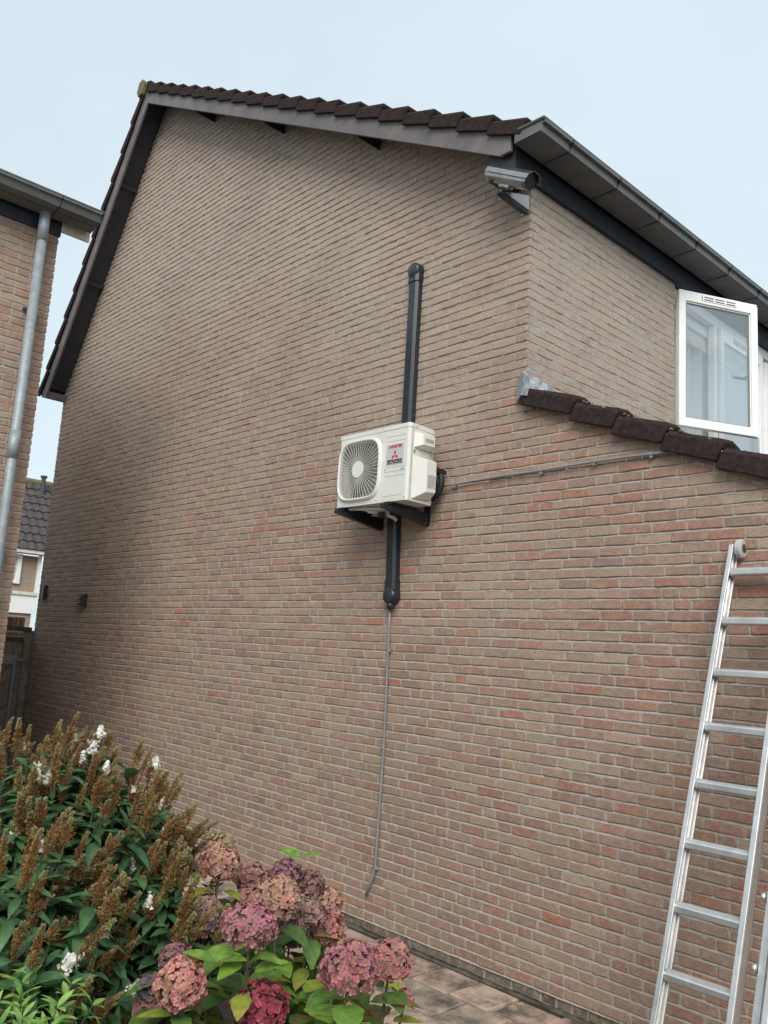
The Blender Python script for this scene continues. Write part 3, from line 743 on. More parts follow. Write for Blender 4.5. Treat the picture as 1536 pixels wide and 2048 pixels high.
for i in range(44):
    t = 2*math.pi*(i+.5)/44; lim = math.hypot(*supr(t, HR-.012))
    tw = t+.10
    sp_.tube([(HC[0]+.055*math.cos(t), AY0-.020, HC[1]+.055*math.sin(t)), (HC[0]+lim*math.cos(t), AY0-.017, HC[1]+lim*math.sin(t))], 0.0018, 4, cap=False)
sp_.build('grille_spoke', 'ac_wire', grille)
MB().disc((HC[0], AY0-.026, HC[1]), (0, -1, 0), .061, 32, .010).build('hub_plate', 'ac', grille, bevel=.002)
cv = MB()
ring = [(HC[0]+(HR+.0)*1.0*math.cos(2*math.pi*i/40), HC[1]+(HR)*math.sin(2*math.pi*i/40)) for i in range(40)]
cv.box(AX0+.012, -4.29, -.25, -.24, fz0+.01, fz1-.01)
cv.build('fan_cavity', 'ac_in', ac)
fan = MB()
for b_ in range(3):
    a0 = 2*math.pi*b_/3+.4; vs = []
    for i in range(9):
        a = a0+1.45*i/8
        for (r_, dy) in ((.05, .01), (.14, .0), (.205, -.01)):
            vs.append((HC[0]+r_*math.cos(a), -.345+.075*i/8+dy, HC[1]+r_*math.sin(a)))
    fan.add(vs, [(i*3+j, (i+1)*3+j, (i+1)*3+j+1, i*3+j+1) for i in range(8) for j in range(2)])
fan.disc((HC[0], -.35, HC[1]), (0, -1, 0), .05, 20, .08)
fan.build('fan', 'ac_fan', ac)
# badge
MB().box(-4.252, -4.078, AY0-.0022, AY0, 3.226, 3.372).build('badge', 'sticker', ac)
badge_y = AY0-.0030
letter('lettering', 'INVERTER', .030, (-4.163, badge_y, 3.354), .128, ac, 'red', .0010, .25)
dia = MB(); DL = .024; cxd, czd = -4.164, 3.291
for ang in (90, 210, 330):
    a = math.radians(ang); u = Vector((math.cos(a), 0, math.sin(a))); v = Vector((-math.sin(a), 0, math.cos(a)))
    o_ = Vector((cxd, badge_y, czd)); s_ = .0385
    dia.add([o_, o_+u*s_*.5+v*s_*.29, o_+u*s_, o_+u*s_*.5-v*s_*.29], [(0, 3, 2, 1)])
dia.build('logo', 'red', ac)
letter('lettering', 'MITSUBISHI', .022, (-4.164, badge_y, 3.2525), .146, ac, 'ink', .0010)
letter('lettering', 'HEAVY INDUSTRIES', .013, (-4.164, badge_y, 3.2365), .146, ac, 'ink', .0006)
MB().box(-4.100, -4.066, AY0-.0016, AY0, 3.182, 3.202).build('label', 'cyan', ac)
letter('lettering', 'R32', .015, (-4.083, AY0-.0022, 3.192), .028, ac, 'sticker', .0004)
# valve cover side
def side_prism(pts, x0, x1, name, mat, bev=.004):
    return MB().prism([(0, a, b) for a, b in pts], (1, 0, 0), x0, x1).build(name, mat, ac, bevel=bev)
tp = MB(); a = [(-.350, 3.452), (-.180, 3.452), (-.180, 3.340), (-.350, 3.340)]; b = [(-.305, 3.440), (-.185, 3.440), (-.185, 3.368), (-.305, 3.362)]
tp.add([(AX1-.002, y, z) for y, z in a]+[(AX1+.042, y, z) for y, z in b], [(4, 5, 6, 7)]+[(i, (i+1) % 4, 4+(i+1) % 4, 4+i) for i in range(4)])
tp.build('handle_cover', 'ac', ac, bevel=.004)
MB().box(AX1+.0415, AX1+.0435, -.283, -.200, 3.388, 3.414).build('handle_slot', 'seam', ac)
tp = MB(); a = [(-.356, 3.285), (-.162, 3.285), (-.162, 2.998), (-.356, 2.975)]; b = [(-.262, 3.262), (-.166, 3.262), (-.166, 3.045), (-.262, 3.035)]
tp.add([(AX1-.002, y, z) for y, z in a]+[(AX1+.050, y, z) for y, z in b], [(4, 5, 6, 7)]+[(i, (i+1) % 4, 4+(i+1) % 4, 4+i) for i in range(4)])
tp.build('valve_cover', 'ac', ac, bevel=.005)
MB().box(AX1+.0495, AX1+.0515, -.255, -.17, 3.068, 3.165).build('label', 'sticker', ac)
pn = MB()
for i in range(9): pn.box(AX1+.0512, AX1+.0522, -.25, -.175-U(0, .02), 3.075+i*.0095, 3.079+i*.0095)
pn.build('label_print', 'gasket', ac)
MB().box(AX1-.001, AX1+.001, -.190, -.155, 3.37, 3.46).build('label', 'sticker', ac)
pn = MB()
for i in range(4): pn.disc((AX1+.004, -.175+.018*(i % 2), 3.318+.02*(i//2)), (1, 0, 0), .007, 10, .004)
pn.disc((AX1+.004, -.345, 3.318), (1, 0, 0), .010, 12, .004)
pn.build('symbol', 'gasket', ac)
# feet and drain spigot below
for x in (-4.70, -4.21): MB().box(x-.03, x+.03, AY0-.012, AY1+.012, AZ0-.018, AZ0-.001).build('foot', 'bracket', ac)
ul = MB(); ul.tube([(-4.52, -.33, AZ0-.0), (-4.50, -.31, AZ0-.035), (-4.44, -.28, AZ0-.035)], .012, 8)
ul.tube([(-4.42, -.20, AZ0+.0), (-4.42, -.19, AZ0-.05), (-4.38, -.17, AZ0-.065), (-4.36, -.16, AZ0-.085)], .014, 8)
ul.tube([(-4.66, -.36, AZ0-.012), (-4.34, -.30, AZ0-.022)], .010, 8)
ul.build('drain_spout', 'ac_wire', ac, smooth=True)

for i, x in enumerate((-4.70, -4.21)):
    br = empty('wall_bracket', (x, 0, 2.88), ('black steel wall bracket under the fan side of the air conditioner', 'black steel wall bracket under the valve cover side of the air conditioner')[i], 'bracket', 'brackets under the air conditioner')
    arm = MB(); zt = AZ0-.020
    arm.prism([(x-.020, -.455, zt), (x-.020, -.455, zt-.030), (x-.020, -.022, zt-.095), (x-.020, -.004, zt-.095), (x-.020, -.004, zt)], (1, 0, 0), 0, .040)
    arm.build('arm', 'bracket', br, bevel=.003)
    MB().box(x-.03, x+.03, -.0045, .0005, 2.85, 3.02).build('wall_plate', 'bracket', br)
    for z in (2.868, 2.90): MB().disc((x+.026, -.03, z), (1, 0, 0), .005, 8, .006).build('bolt', 'steel', br)

# insulated pipe loop behind the unit
lpz = MB(); pts = []
for i in range(15):
    a = math.radians(110-250*i/14); pts.append((-4.115+.10*math.cos(a), -.075, 3.14+.115*math.sin(a)))
lpz.tube(pts, .022, 10)
pts = [(-4.115+.065*math.cos(math.radians(100-190*i/9)), -.10, 3.13+.075*math.sin(math.radians(100-190*i/9))) for i in range(10)]
lpz.tube(pts, .017, 10)
hose = lpz.build('pipe_loop', 'rubber', smooth=True, loc=(-4.1, -.08, 3.03))
tag(hose, 'black insulated pipe loop sticking out behind the air conditioner', 'pipe')
MB().box(-4.03, -4.012, -.12, -.03, 3.205, 3.235).build('strap', 'rubber', hose)

# trunking above and below
def trunk(name, x0, z0, x1, z1, label, cap_top):
    e = empty(name, (x1, 0, z1), label, 'pipe duct')
    d = (Vector((x1, 0, z1))-Vector((x0, 0, z0))); Lg = d.length; d.normalize(); sd = Vector((d.z, 0, -d.x))
    def section(wd, dp, ch): return [(-wd/2, 0), (wd/2, 0), (wd/2, -dp+ch), (wd/2-ch*1.3, -dp), (-wd/2+ch*1.3, -dp), (-wd/2, -dp+ch)]
    def extr(s0, s1, wd, dp, nm, ch=.016):
        q = MB(); vs = []
        for s_ in (s0, s1):
            for (a, y) in section(wd, dp, ch): p_ = Vector((x0, 0, z0))+d*s_+sd*a; vs.append(Vector((p_.x, y, p_.z)))
        q.add(vs, [tuple(range(6))[::-1], tuple(range(6, 12))]+[(i, (i+1) % 6, 6+(i+1) % 6, 6+i) for i in range(6)])
        return q.build(nm, 'black', e, bevel=.003)
    return e, extr, Lg, d, sd
e, extr, Lg, d, sd = trunk('pipe_trunking', -4.440, 4.90, -4.437, 3.30, 'long glossy anthracite pipe trunking rising above the air conditioner', True)
extr(.10, Lg, .105, .062, 'cover'); extr(.05, .115, .115, .070, 'cover_sleeve')
q = MB()                                                   # rounded wall cap at the top
lp2 = []
for (r_, y) in ((.062, -.001), (.062, -.052), (.056, -.068), (.044, -.076)):
    ring_ = []
    for i in range(20):
        a = 2*math.pi*i/20; ring_.append((-4.440+r_*math.cos(a), y, 4.885+r_*math.sin(a)*(1 if math.sin(a) > 0 else 1.25)))
    lp2.append(ring_)
vs = [p_ for r_ in lp2 for p_ in r_]
q.add(vs, [(r_*20+i, r_*20+(i+1) % 20, (r_+1)*20+(i+1) % 20, (r_+1)*20+i) for r_ in range(3) for i in range(20)]+[tuple(range(60, 80))])
q.build('wall_cap', 'black', e, smooth=True)
e, extr, Lg, d, sd = trunk('pipe_trunking', -4.535, 3.00, -4.502, 2.335, 'short anthracite pipe trunking hanging below the air conditioner', False)
extr(0, Lg-.02, .105, .062, 'cover'); extr(Lg-.13, Lg-.05, .115, .068, 'cover_sleeve')
q = MB(); lp2 = []
for (r_, y) in ((.064, -.001), (.064, -.052), (.057, -.070), (.044, -.078)):
    lp2 += [(-4.500+r_*math.cos(2*math.pi*i/20), y, 2.345+r_*math.sin(2*math.pi*i/20)) for i in range(20)]
q.add(lp2, [(r_*20+i, r_*20+(i+1) % 20, (r_+1)*20+(i+1) % 20, (r_+1)*20+i) for r_ in range(3) for i in range(20)]+[tuple(range(60, 80))])
q.build('end_elbow', 'black', e, smooth=True)
MB().tube([(-4.500, -.04, 2.30), (-4.500, -.04, 2.245)], [.030, .024], 14).build('outlet', 'black', e, smooth=True)

# condensate drain below, conduit to the right
dr = empty('drain_pipe', (-4.52, 0, .2), 'thin grey drain pipe running down the wall below the trunking', 'pipe')
MB().tube([(-4.512, -.030, 2.26), (-4.518, -.022, 2.10), (-4.503, -.020, 1.26), (-4.518, -.020, .46), (-4.522, -.021, .42), (-4.545, -.024, .35), (-4.59, -.026, .235)], .009, 8).build('pipe', 'conduit', dr, smooth=True)
for z in (1.26, .44, 1.95):
    MB().tube([(-4.508, -.020, z-.012), (-4.508, -.020, z+.012)], .0155, 8).build('clip', 'conduit', dr)
cdt = empty('cable_conduit', (-3.1, 0, 3.14), 'grey cable conduit running across the wall from the unit to the lean-to roof', 'conduit')
MB().tube([(-4.05, -.05, 3.118), (-3.95, -.024, 3.128), (-3.54, -.022, 3.141), (-3.19, -.022, 3.141), (-2.84, -.022, 3.150), (-2.55, -.022, 3.150), (-2.357, -.022, 3.146), (-2.06, -.022, 3.118)], .0085, 8).build('pipe', 'conduit', cdt, smooth=True)
for (x, z) in ((-3.93, 3.128), (-3.19, 3.140), (-2.42, 3.148), (-2.80, 3.150)):
    q = MB().tube([(x-.010, -.022, z), (x+.010, -.022, z)], .0135, 8); q.box(x-.008, x+.008, -.03, -.001, z-.024, z-.008); q.build('clip', 'conduit', cdt)

# ------------------------------------------------------------------ security camera on the corner
sc0 = empty('security_camera', (-3.40, 0, 5.05), 'stainless steel bullet security camera on a bracket under the eaves corner', 'security camera')
ca, cb = Vector((-3.60, -.185, 5.305)), Vector((-3.205, -.215, 5.075))
cdir = (cb-ca).normalized(); cs = cdir.cross(EZ).normalized(); cu2 = cs.cross(cdir)
def octo(s, r, k=1.0): return [ca+cdir*s+cs*(r*math.cos(math.radians(22.5+45*i)))+cu2*(r*k*math.sin(math.radians(22.5+45*i))) for i in range(8)]
Lc = (cb-ca).length
q = MB(); secs = [octo(.0, .040), octo(.02, .056), octo(.035, .060), octo(Lc-.03, .060), octo(Lc, .056)]
q.add([p_ for s_ in secs for p_ in s_], [tuple(range(8))[::-1]]+[(r_*8+i, r_*8+(i+1) % 8, (r_+1)*8+(i+1) % 8, (r_+1)*8+i) for r_ in range(4) for i in range(8)])
q.build('housing', 'steel', sc0, bevel=.003)
q = MB(); q.add(octo(Lc-.008, .053), [tuple(range(8))]); q.build('front_glass', 'black', sc0)
q = MB(); q.add(octo(-.001, .036), [tuple(range(8))[::-1]]); q.build('rear_plate', 'rubber', sc0)
q = MB()
for (s0, s1) in ((.03, Lc+.02),):
    pts = [(cs*(.066*math.cos(math.radians(a)))+cu2*(.066*math.sin(math.radians(a)))) for a in (0, 30, 67, 113, 150, 180)]
    vs = [ca+cdir*s_+p_ for s_ in (s0, s1) for p_ in pts]
    q.add(vs, [(i, i+1, 7+i, 6+i) for i in range(5)])
o = q.build('sun_shield', 'steel', sc0); md = o.modifiers.new("solid", 'SOLIDIFY'); md.thickness = .003
mid = ca+cdir*(Lc*.50)-cu2*.062
MB().obox(mid, cdir, cs, cu2, .11, .05, .030).build('mount_block', 'steel', sc0, bevel=.008)
q = MB().tube([mid+Vector((-.03, 0, -.01)), mid+Vector((-.05, .0, -.045))], .020, 12)
q.build('swivel', 'black', sc0, smooth=True)
js = mid+Vector((-.05, .0, -.045))
q = MB(); wlx = -3.405
q.prism([(js.x-.02, js.y-.01, js.z+.012), (js.x+.03, js.y, js.z+.012), (wlx+.035, -.006, 5.075), (wlx+.025, -.006, 5.005), (wlx-.02, -.02, 5.01)], (0, 0, 1), -.008, .008)
q.build('arm', 'black', sc0, bevel=.003)
MB().add([(js.x+.03, js.y, js.z+.02), (wlx+.035, -.008, 5.13), (wlx+.035, -.008, 5.02)], [(0, 1, 2)]).build('arm_rib', 'steel', sc0)
MB().box(wlx-.035, wlx+.04, -.010, -.001, 5.00, 5.14).build('wall_plate', 'steel', sc0, bevel=.003)
for (x, z) in ((wlx-.015, 5.02), (wlx+.02, 5.022)): MB().disc((x, -.016, z), (0, -1, 0), .008, 8, .005).build('bolt', 'steel', sc0)
cb_ = MB().tube([ca+Vector((.02, .03, .0)), (-3.62, -.05, 5.33), (-3.70, -.02, 5.40), (-3.78, -.012, 5.41)], .006, 6).build('cable', 'rubber', sc0, smooth=True)

# ------------------------------------------------------------------ small things on the far end of the wall
vc = empty('wall_vent', (-9.86, 0, 2.24), 'small dark brown vent cowl on the far end of the wall', 'vent')
MB().box(-9.955, -9.765, -.004, .002, 2.235, 2.415).build('back_plate', 'brown', vc)
for i in range(3):
    z = 2.415-.056*i
    MB().prism([(-9.945, -.004, z), (-9.945, -.012, z), (-9.945, -.075, z-.030), (-9.945, -.075, z-.042), (-9.945, -.004, z-.036)], (1, 0, 0), 0, .17).build('louvre', 'brown', vc, bevel=.003)
lm = empty('wall_lamp', (-11.0, 0, 2.36), 'dark upright wall lamp with a pale strip near the gate', 'lamp')
MB().box(-11.09, -11.05, -.05, -.001, 2.355, 2.535).build('body', 'brown', lm, bevel=.004)
MB().box(-11.045, -11.02, -.045, -.001, 2.36, 2.53).build('diffuser', 'white_old', lm)
MB().box(-11.015, -10.985, -.05, -.001, 2.355, 2.535).build('body', 'brown', lm, bevel=.004)

# ------------------------------------------------------------------ ladder
LK = .662/1.804
lad = empty('ladder', (-1.78, -1.0, 0), 'aluminium extension ladder leaning on the brick wall with a small wheel on top', 'ladder')
LD = Vector((0, LK, 1)).normalized(); LN = Vector((0, -1, LK)).normalized()       # up the ladder, outward
LB = Vector((0, -.1-LK*2.455, 0.0))
def lpnt(x, s, n=0.0): return Vector((x, LB.y, 0))+LD*s+LN*n
STOP = 2.592/LD.z
def stile(x, s0, s1, wd, dp, n0, inward, nm='stile'):
    q = MB(); t = .0035
    mid_s = (s0+s1)/2; Ls = s1-s0
    q.obox(lpnt(x, mid_s, n0), (1, 0, 0), LN, LD, wd, dp*.12, Ls)                            # outer flange
    q.obox(lpnt(x, mid_s, n0-dp+.006), (1, 0, 0), LN, LD, wd, .010, Ls)                      # rear flange
    q.obox(lpnt(x-inward*(wd/2-.003), mid_s, n0-dp/2), (1, 0, 0), LN, LD, .006, dp*.9, Ls)   # web
    q.obox(lpnt(x-inward*(wd/2-.008), mid_s, n0-dp*.72), (1, 0, 0), LN, LD, .008, .010, Ls)  # rib
    return q.build(nm, 'alu', lad, bevel=.0025)
stile(-1.943, 0.02, STOP, .024, .072, .0, 1)
stile(-1.632, 0.02, STOP, .026, .072, .0, -1)
stile(-1.545, 0.0, 2.05, .030, .078, -.03, 1)
stile(-1.485, 0.0, 2.05, .026, .078, .035, -1)
s1 = 2.455/LD.z
for i in range(10):
    s_ = s1-.2745*i
    if s_ < .1: break
    c = lpnt(0, s_, -.034); q = MB()
    tread = [(-.031, .010), (-.026, .017), (.026, .017), (.031, .010), (.031, -.013), (.022, -.019), (-.022, -.019), (-.031, -.013)]
    q.prism([Vector((-1.937, c.y+a, c.z+b)) for a, b in tread], (1, 0, 0), 0, .300)
    for a in (-.020, -.007, .007, .020): q.box(-1.935, -1.640, c.y+a-.003, c.y+a+.003, c.z+.0165, c.z+.0205)
    q.build('rung', 'alu', lad, bevel=.002)
    q = MB(); q.tube([(-1.934, c.y, c.z), (-1.926, c.y, c.z)], .024, 14); q.build('rung_collar', 'alu', lad)
for i in range(7):
    s_ = .55+.2745*i; c = lpnt(0, s_, -.03)
    q = MB(); q.tube([(-1.562, c.y-.010, c.z), (-1.578, c.y-.010, c.z)], [.020, .014], 12); q.build('rung_end', 'alu', lad, smooth=True)
wc = lpnt(-1.905, STOP-.012, -.030)
q = MB(); q.tube([wc+Vector((-.016, 0, 0)), wc+Vector((-.012, 0, 0)), wc+Vector((.010, 0, 0)), wc+Vector((.014, 0, 0))], [.045, .050, .050, .045], 24)
q.tube([wc+Vector((.012, 0, 0)), wc+Vector((.0165, 0, 0))], [.044, .038], 24)
wh = q.build('wheel', 'wheel', lad)
MB().tube([wc+Vector((.014, 0, 0)), wc+Vector((.018, 0, 0))], .024, 16).build('wheel_hub', 'slot', wh)
MB().tube([wc+Vector((-.03, 0, 0)), wc+Vector((.030, 0, 0))], .006, 10).build('axle', 'steel', wh)

# ------------------------------------------------------------------ neighbour's house on the left
NX, NY = -7.10, -1.825
nb = empty('neighbour_house', (-9.5, -5.0, 0), 'brick house at the left edge with a grey downpipe and box gutter', 'house')
nm_ = MB().box(NX-.25, NX-.0165, -8.0, NY-.017, 0, 5.36)
joint_strips(nm_, lambda u, z_: Vector((NX, NY-.004-u, z_)), Vector((1, 0, 0)), 1.75, .02, 85)
nwall = nm_.build('wall', 'mortar', nb)
MB().box(-12.0, NX-.26, -8.0, NY-.02, 0, 5.3).build('end_wall', 'mortar', nb)
NP = Pieces(); prev = []
for k in range(86):
    z = .02+k*CO; h = .0500
    if z+h > 5.345: break
    row, prev = lay_row(0.0, 1.75, prev, .0955 if k % 2 else .2005)
    for (y, L) in row:
        cc = random.choice(((.36, .245, .19), (.34, .235, .18), (.38, .275, .21), (.34, .215, .165), (.36, .28, .215), (.37, .22, .165))); k2 = U(1.02, 1.25)
        NP.add(nwall, Vector((NX, NY-y-L, z)), EY, EZ, EX, L, h, tuple(a*k2 for a in cc))
NP.finish(300)
MB().box(NX-.1, NX+.022, -8.0, NY+.004, 5.345, 5.52).build('fascia_board', 'fascia', nb)
MB().box(NX-.010, NX+.012, NY+.006, NY+.262, 5.398, 5.485).build('verge_end_panel', 'white_old', nb)
MB().box(NX-.10, NX+.09, NY+.006, NY+.235, 5.487, 5.53).build('verge_soffit', 'soffit', nb)
g0, g1, gb, gt = NX+.085, NX+.30, 5.478, 5.555
pr = [(g0, gt), (g0, gb-.03), (g1-.02, gb), (g1, gb+.055), (g1+.02, gb+.06), (g1+.022, gt+.012), (g1+.005, gt+.012), (g1-.012, gb+.02), (g0+.008, gb-.018), (g0+.008, gt)]
ng = MB().prism([(a, -8.0, b) for a, b in pr], (0, 1, 0), 0, 8.0+NY+.225).build('gutter', 'gutter', nb)
MB().prism([(g0, 0, gt), (g0, 0, gb-.03), (g1-.02, 0, gb), (g1, 0, gb+.055), (g1+.0, 0, gt)], (0, 1, 0), NY+.224, NY+.236).build('end_cap', 'gutter', ng)
MB().tube([(g1+.012, -8.0, gt+.010), (g1+.012, NY+.245, gt+.010)], .013, 8).build('gutter_lip', 'gutter_lip', ng)
for y in (-1.95, -2.75):
    MB().prism([(g0, 0, gb-.033), (g1-.018, 0, gb-.003), (g1+.003, 0, gb+.053), (g1+.024, 0, gb+.058), (g1+.026, 0, gt+.01), (g1, 0, gt), (g0, 0, gt)], (0, 1, 0), y-.005, y+.005).build('gutter_joint', 'soffit', ng)
dp_ = MB(); dx, dy = NX+.115, -2.005
dp_.tube([(dx, dy, .05), (dx, dy, 5.47)], .040, 20); dpo = dp_.build('downpipe', 'zinc', nb, smooth=True)
MB().tube([(dx, dy, 5.20), (dx, dy, 5.50)], .0445, 20).build('pipe_sleeve', 'zinc', dpo, smooth=True)
MB().tube([(dx, dy, 3.30), (dx, dy, 3.535)], .0435, 20).build('pipe_sleeve', 'zinc', dpo, smooth=True)
for z in (4.60, 2.55):
    MB().box(dx-.11, dx-.03, dy-.05, dy+.05, z, z+.025).build('pipe_bracket', 'galv', dpo)
nr = MB().prism([(NX+.20, -8.0, 5.53), (NX-3.4, -8.0, 7.22), (NX-3.4, -8.0, 7.12), (NX+.20, -8.0, 5.46)], (0, 1, 0), 0, 8.0+NY+.20).build('roof', 'tile_far', nb)
for j in range(9):                                                   # lowest course of pantiles
    y = NY+.18-j*.17; q = MB(); vs = []; Nn = 9
    for s_ in (0.0, .36):
        for i in range(Nn):
            t = i/(Nn-1); hh = .038*math.sin(math.pi*min(1, t*1.5))-.012*math.sin(math.pi*max(0, (t-.66)/.34))
            vs.append((NX+.225-s_*.905, y-.17*t, 5.560+s_*.425+hh))
        for i in range(Nn):
            t = i/(Nn-1); hh = .038*math.sin(math.pi*min(1, t*1.5))-.012*math.sin(math.pi*max(0, (t-.66)/.34))
            vs.append((NX+.225-s_*.905, y-.17*t, 5.540+s_*.425+hh))
    b_ = 2*Nn
    fs = [(i, i+1, b_+i+1, b_+i) for i in range(Nn-1)]+[(Nn+i, Nn+i+1, i+1, i) for i in range(Nn-1)]+[(Nn+i+1, Nn+i, b_+Nn+i, b_+Nn+i+1) for i in range(Nn-1)]
    q.add(vs, fs); q.build('roof_tile', 'tile_far', nr)

# ------------------------------------------------------------------ gate in the alley
gt_ = empty('garden_gate', (-11.35, -.9, 0), 'dark wooden board gate with galvanised frame closing the alley', 'gate')
GX = -11.34
MB().box(GX-.04, GX+.03, -.085, .16, 0, 1.93).build('post', 'wood', gt_)
MB().box(GX-.05, GX+.05, -1.80, -.015, 1.93, 1.985).build('top_rail', 'wood_moss', gt_)
MB().box(GX-.045, GX+.045, -1.80, -.10, 1.80, 1.845).build('top_rail', 'wood_moss', gt_)
yb = -.088
for i in range(13):
    MB().box(GX-.012+(.014 if i % 2 else 0), GX+.012+(.014 if i % 2 else 0), yb-.125, yb, .06, 1.80).build('board', 'wood', gt_, bevel=.004); yb -= .128
MB().box(GX+.028, GX+.05, -.20, -.165, .05, 1.66).build('frame', 'galv', gt_)
MB().box(GX+.028, GX+.05, -1.70, -.20, 1.50, 1.62).build('frame', 'galv', gt_)
MB().box(GX+.05, GX+.075, -.20, -.07, 1.555, 1.58).build('latch', 'galv', gt_)
gw = MB().box(-13.3, -13.06, -2.4, 2.6, 0, 1.95).build('garden_wall', 'mortar', loc=(-13.2, 0, 0)); tag(gw, 'low rust brown brick garden wall showing above the alley gate', 'wall')
for i in range(22):
    y = -.9+i*.066; b_ = MB(); cc = random.choice(((.22, .10, .05), (.26, .12, .06), (.19, .09, .05), (.30, .17, .10)))
    brick_geo(b_, Vector((-13.055, y, 1.93)), EY, EZ, EX, .055, .205, cc, back=.24); b_.build('brick', 'brick', gw)
    if i % 3 == 0:
        for k in range(4): b_ = MB(); brick_geo(b_, Vector((-13.055, y+.1*(k % 2), 1.86-.0625*k)), EY, EZ, EX, .19, .05, cc); b_.build('brick', 'brick', gw)

# ------------------------------------------------------------------ house far behind the alley
FX = -22.0
fh = empty('far_house', (FX-3, 3.5, 0), 'distant house seen down the alley with tiled roof and white window', 'house')
def fmat():
    mt, n, b = new_mat("far_brick"); p = pos(n)
    mp = n.nodes.new("ShaderNodeSeparateXYZ"); n.links.new(p, mp.inputs[0])
    cmb = n.nodes.new("ShaderNodeCombineXYZ"); n.links.new(mp.outputs[1], cmb.inputs[0]); n.links.new(mp.outputs[2], cmb.inputs[1])
    bt_ = n.nodes.new("ShaderNodeTexBrick"); n.links.new(cmb.outputs[0], bt_.inputs['Vector'])
    bt_.inputs['Color1'].default_value = (.33, .235, .17, 1); bt_.inputs['Color2'].default_value = (.29, .20, .15, 1); bt_.inputs['Mortar'].default_value = (.36, .33, .28, 1)
    bt_.inputs['Scale'].default_value = 1.0; bt_.inputs['Brick Width'].default_value = .21; bt_.inputs['Row Height'].default_value = .0625; bt_.inputs['Mortar Size'].default_value = .006
    n.links.new(bt_.outputs['Color'], b.inputs['Base Color']); b.inputs['Roughness'].default_value = .9
    return mt
M['far_brick'] = fmat()
fw_ = MB().box(FX-6, FX, -2.0, 4.02, 0, 3.86).build('wall', 'far_brick', fh)
MB().box(FX+.002, FX+.06, -2.0, 4.10, 2.39, 2.85).build('panel', 'white', fh)
MB().box(FX+.002, FX+.10, -2.0, 4.10, 2.852, 2.93).build('sill_band', 'white_old', fh)
MB().box(FX+.002, FX+.07, 4.022, 4.09, 2.935, 3.90).build('corner_trim', 'white', fh)
wn = MB()
for (a, b, c_, d_) in ((2.9, 3.60, 3.12, 3.20), (2.9, 3.60, 3.80, 3.87), (3.50, 3.60, 3.20, 3.80), (2.9, 2.98, 3.20, 3.80)): wn.box(FX+.002, FX+.07, a, b, c_, d_)
wno = wn.build('window', 'white', fh)
MB().box(FX+.004, FX+.02, 2.98, 3.50, 3.20, 3.80).build('pane', 'glass', wno)
MB().box(FX+.0005, FX+.0035, 2.98, 3.50, 3.20, 3.80).build('curtain', 'curtain', wno)
MB().box(FX-.1, FX+.30, -2.0, 5.9, 3.90, 3.99).build('gutter', 'white_old', fh)
RS = Vector((-2.2, 0, 2.15)); RU = RS.normalized(); RNn = Vector((RU.z, 0, -RU.x))
fr0 = Vector((FX+.28, 0, 3.98))
fro = MB().prism([fr0+Vector((0, -2, 0)), fr0+Vector((0, 5.9, 0)), fr0+Vector((0, 5.9, 0))+RU*3.0, fr0+Vector((0, -2, 0))+RU*3.0], RNn, -.12, -.02).build('roof', 'tile_far', fh)
for r_ in range(9):
    for j in range(12):
        y = 5.20-.215*(j+1); c = fr0+RU*(.333*r_); q = MB(); vs = []
        for (s_, lift) in ((-.02, .035), (.345, .0)):
            for (t, hh) in ((0, .0), (.30, .035), (.62, .030), (.82, -.006), (1, .0)):
                p_ = c+RU*s_+RNn*(lift+hh); vs.append((p_.x, y+.215*t, p_.z))
        for (t, hh) in ((0, .0), (.30, .035), (.62, .030), (.82, -.006), (1, .0)):
            p_ = c+RU*(-.02)+RNn*(hh+.035-.03); vs.append((p_.x, y+.215*t, p_.z))
        q.add(vs, [(i, i+1, 6+i, 5+i) for i in range(4)]+[(10+i, 11+i, i+1, i) for i in range(4)]); q.build('roof_tile', 'tile_far', fro)
tp_ = fr0+RU*3.02
MB().tube([tp_+Vector((0, -2, 0)), tp_+Vector((0, 5.9, 0))], .10, 10).build('ridge_tile', 'moss', fro)
vp = fr0+RU*2.45+Vector((0, 4.45, 0))
MB().tube([vp, vp+Vector((0, 0, .50)), vp+Vector((0, 0, .501)), vp+Vector((0, 0, .56))], [.06, .06, .09, .09], 12).build('vent_pipe', 'slot', fro)
#PLANTS
# ------------------------------------------------------------------ planting
def leaf_variant(L, W, fold, curl, c0, c1, n=5, serr=0.0, ovate=0.9):
    # flat-based blade along +x, upper side +z; returns verts, faces, colours
    vs = [(0, 0, 0)]; cs = [c0]; fs = []
    for i in range(1, n):
        t = i/n; hw = W*math.sin(math.pi*t**ovate)**.85*(1+(serr if i % 2 else -serr))
        zc = -curl*L*t*t; x = L*t
        k = U(.85, 1.15); cm = tuple((a*(1-t)+b*t)*k for a, b in zip(c0, c1))
        vs += [(x, -hw, zc+fold*hw), (x, 0, zc), (x, hw, zc+fold*hw)]; cs += [cm, tuple(a*1.18 for a in cm), cm]
    vs.append((L, 0, -curl*L)); cs.append(c1)
    fs += [(0, 1, 2), (0, 2, 3)]
    for i in range(n-2):
        b = 1+3*i; fs += [(b, b+3, b+4, b+1), (b+1, b+4, b+5, b+2)]
    b = 1+3*(n-2); e = len(vs)-1; fs += [(b, e, b+1), (b+1, e, b+2)]
    return vs, fs, cs
def variant_mesh(name, var, mat):
    return MB().add(var[0], var[1], list(var[2])).data(name, M[mat], smooth=True)
def frame_mat(p, d, up, s):
    d = Vector(d).normalized(); up = Vector(up)
    z = up-d*up.dot(d)
    if z.length < 1e-3: z = d.orthogonal()
    z.normalize(); y = z.cross(d)
    m4 = Matrix.Identity(4)
    for i in range(3): m4[i][0] = d[i]*s; m4[i][1] = y[i]*s; m4[i][2] = z[i]*s; m4[i][3] = p[i]
    return m4
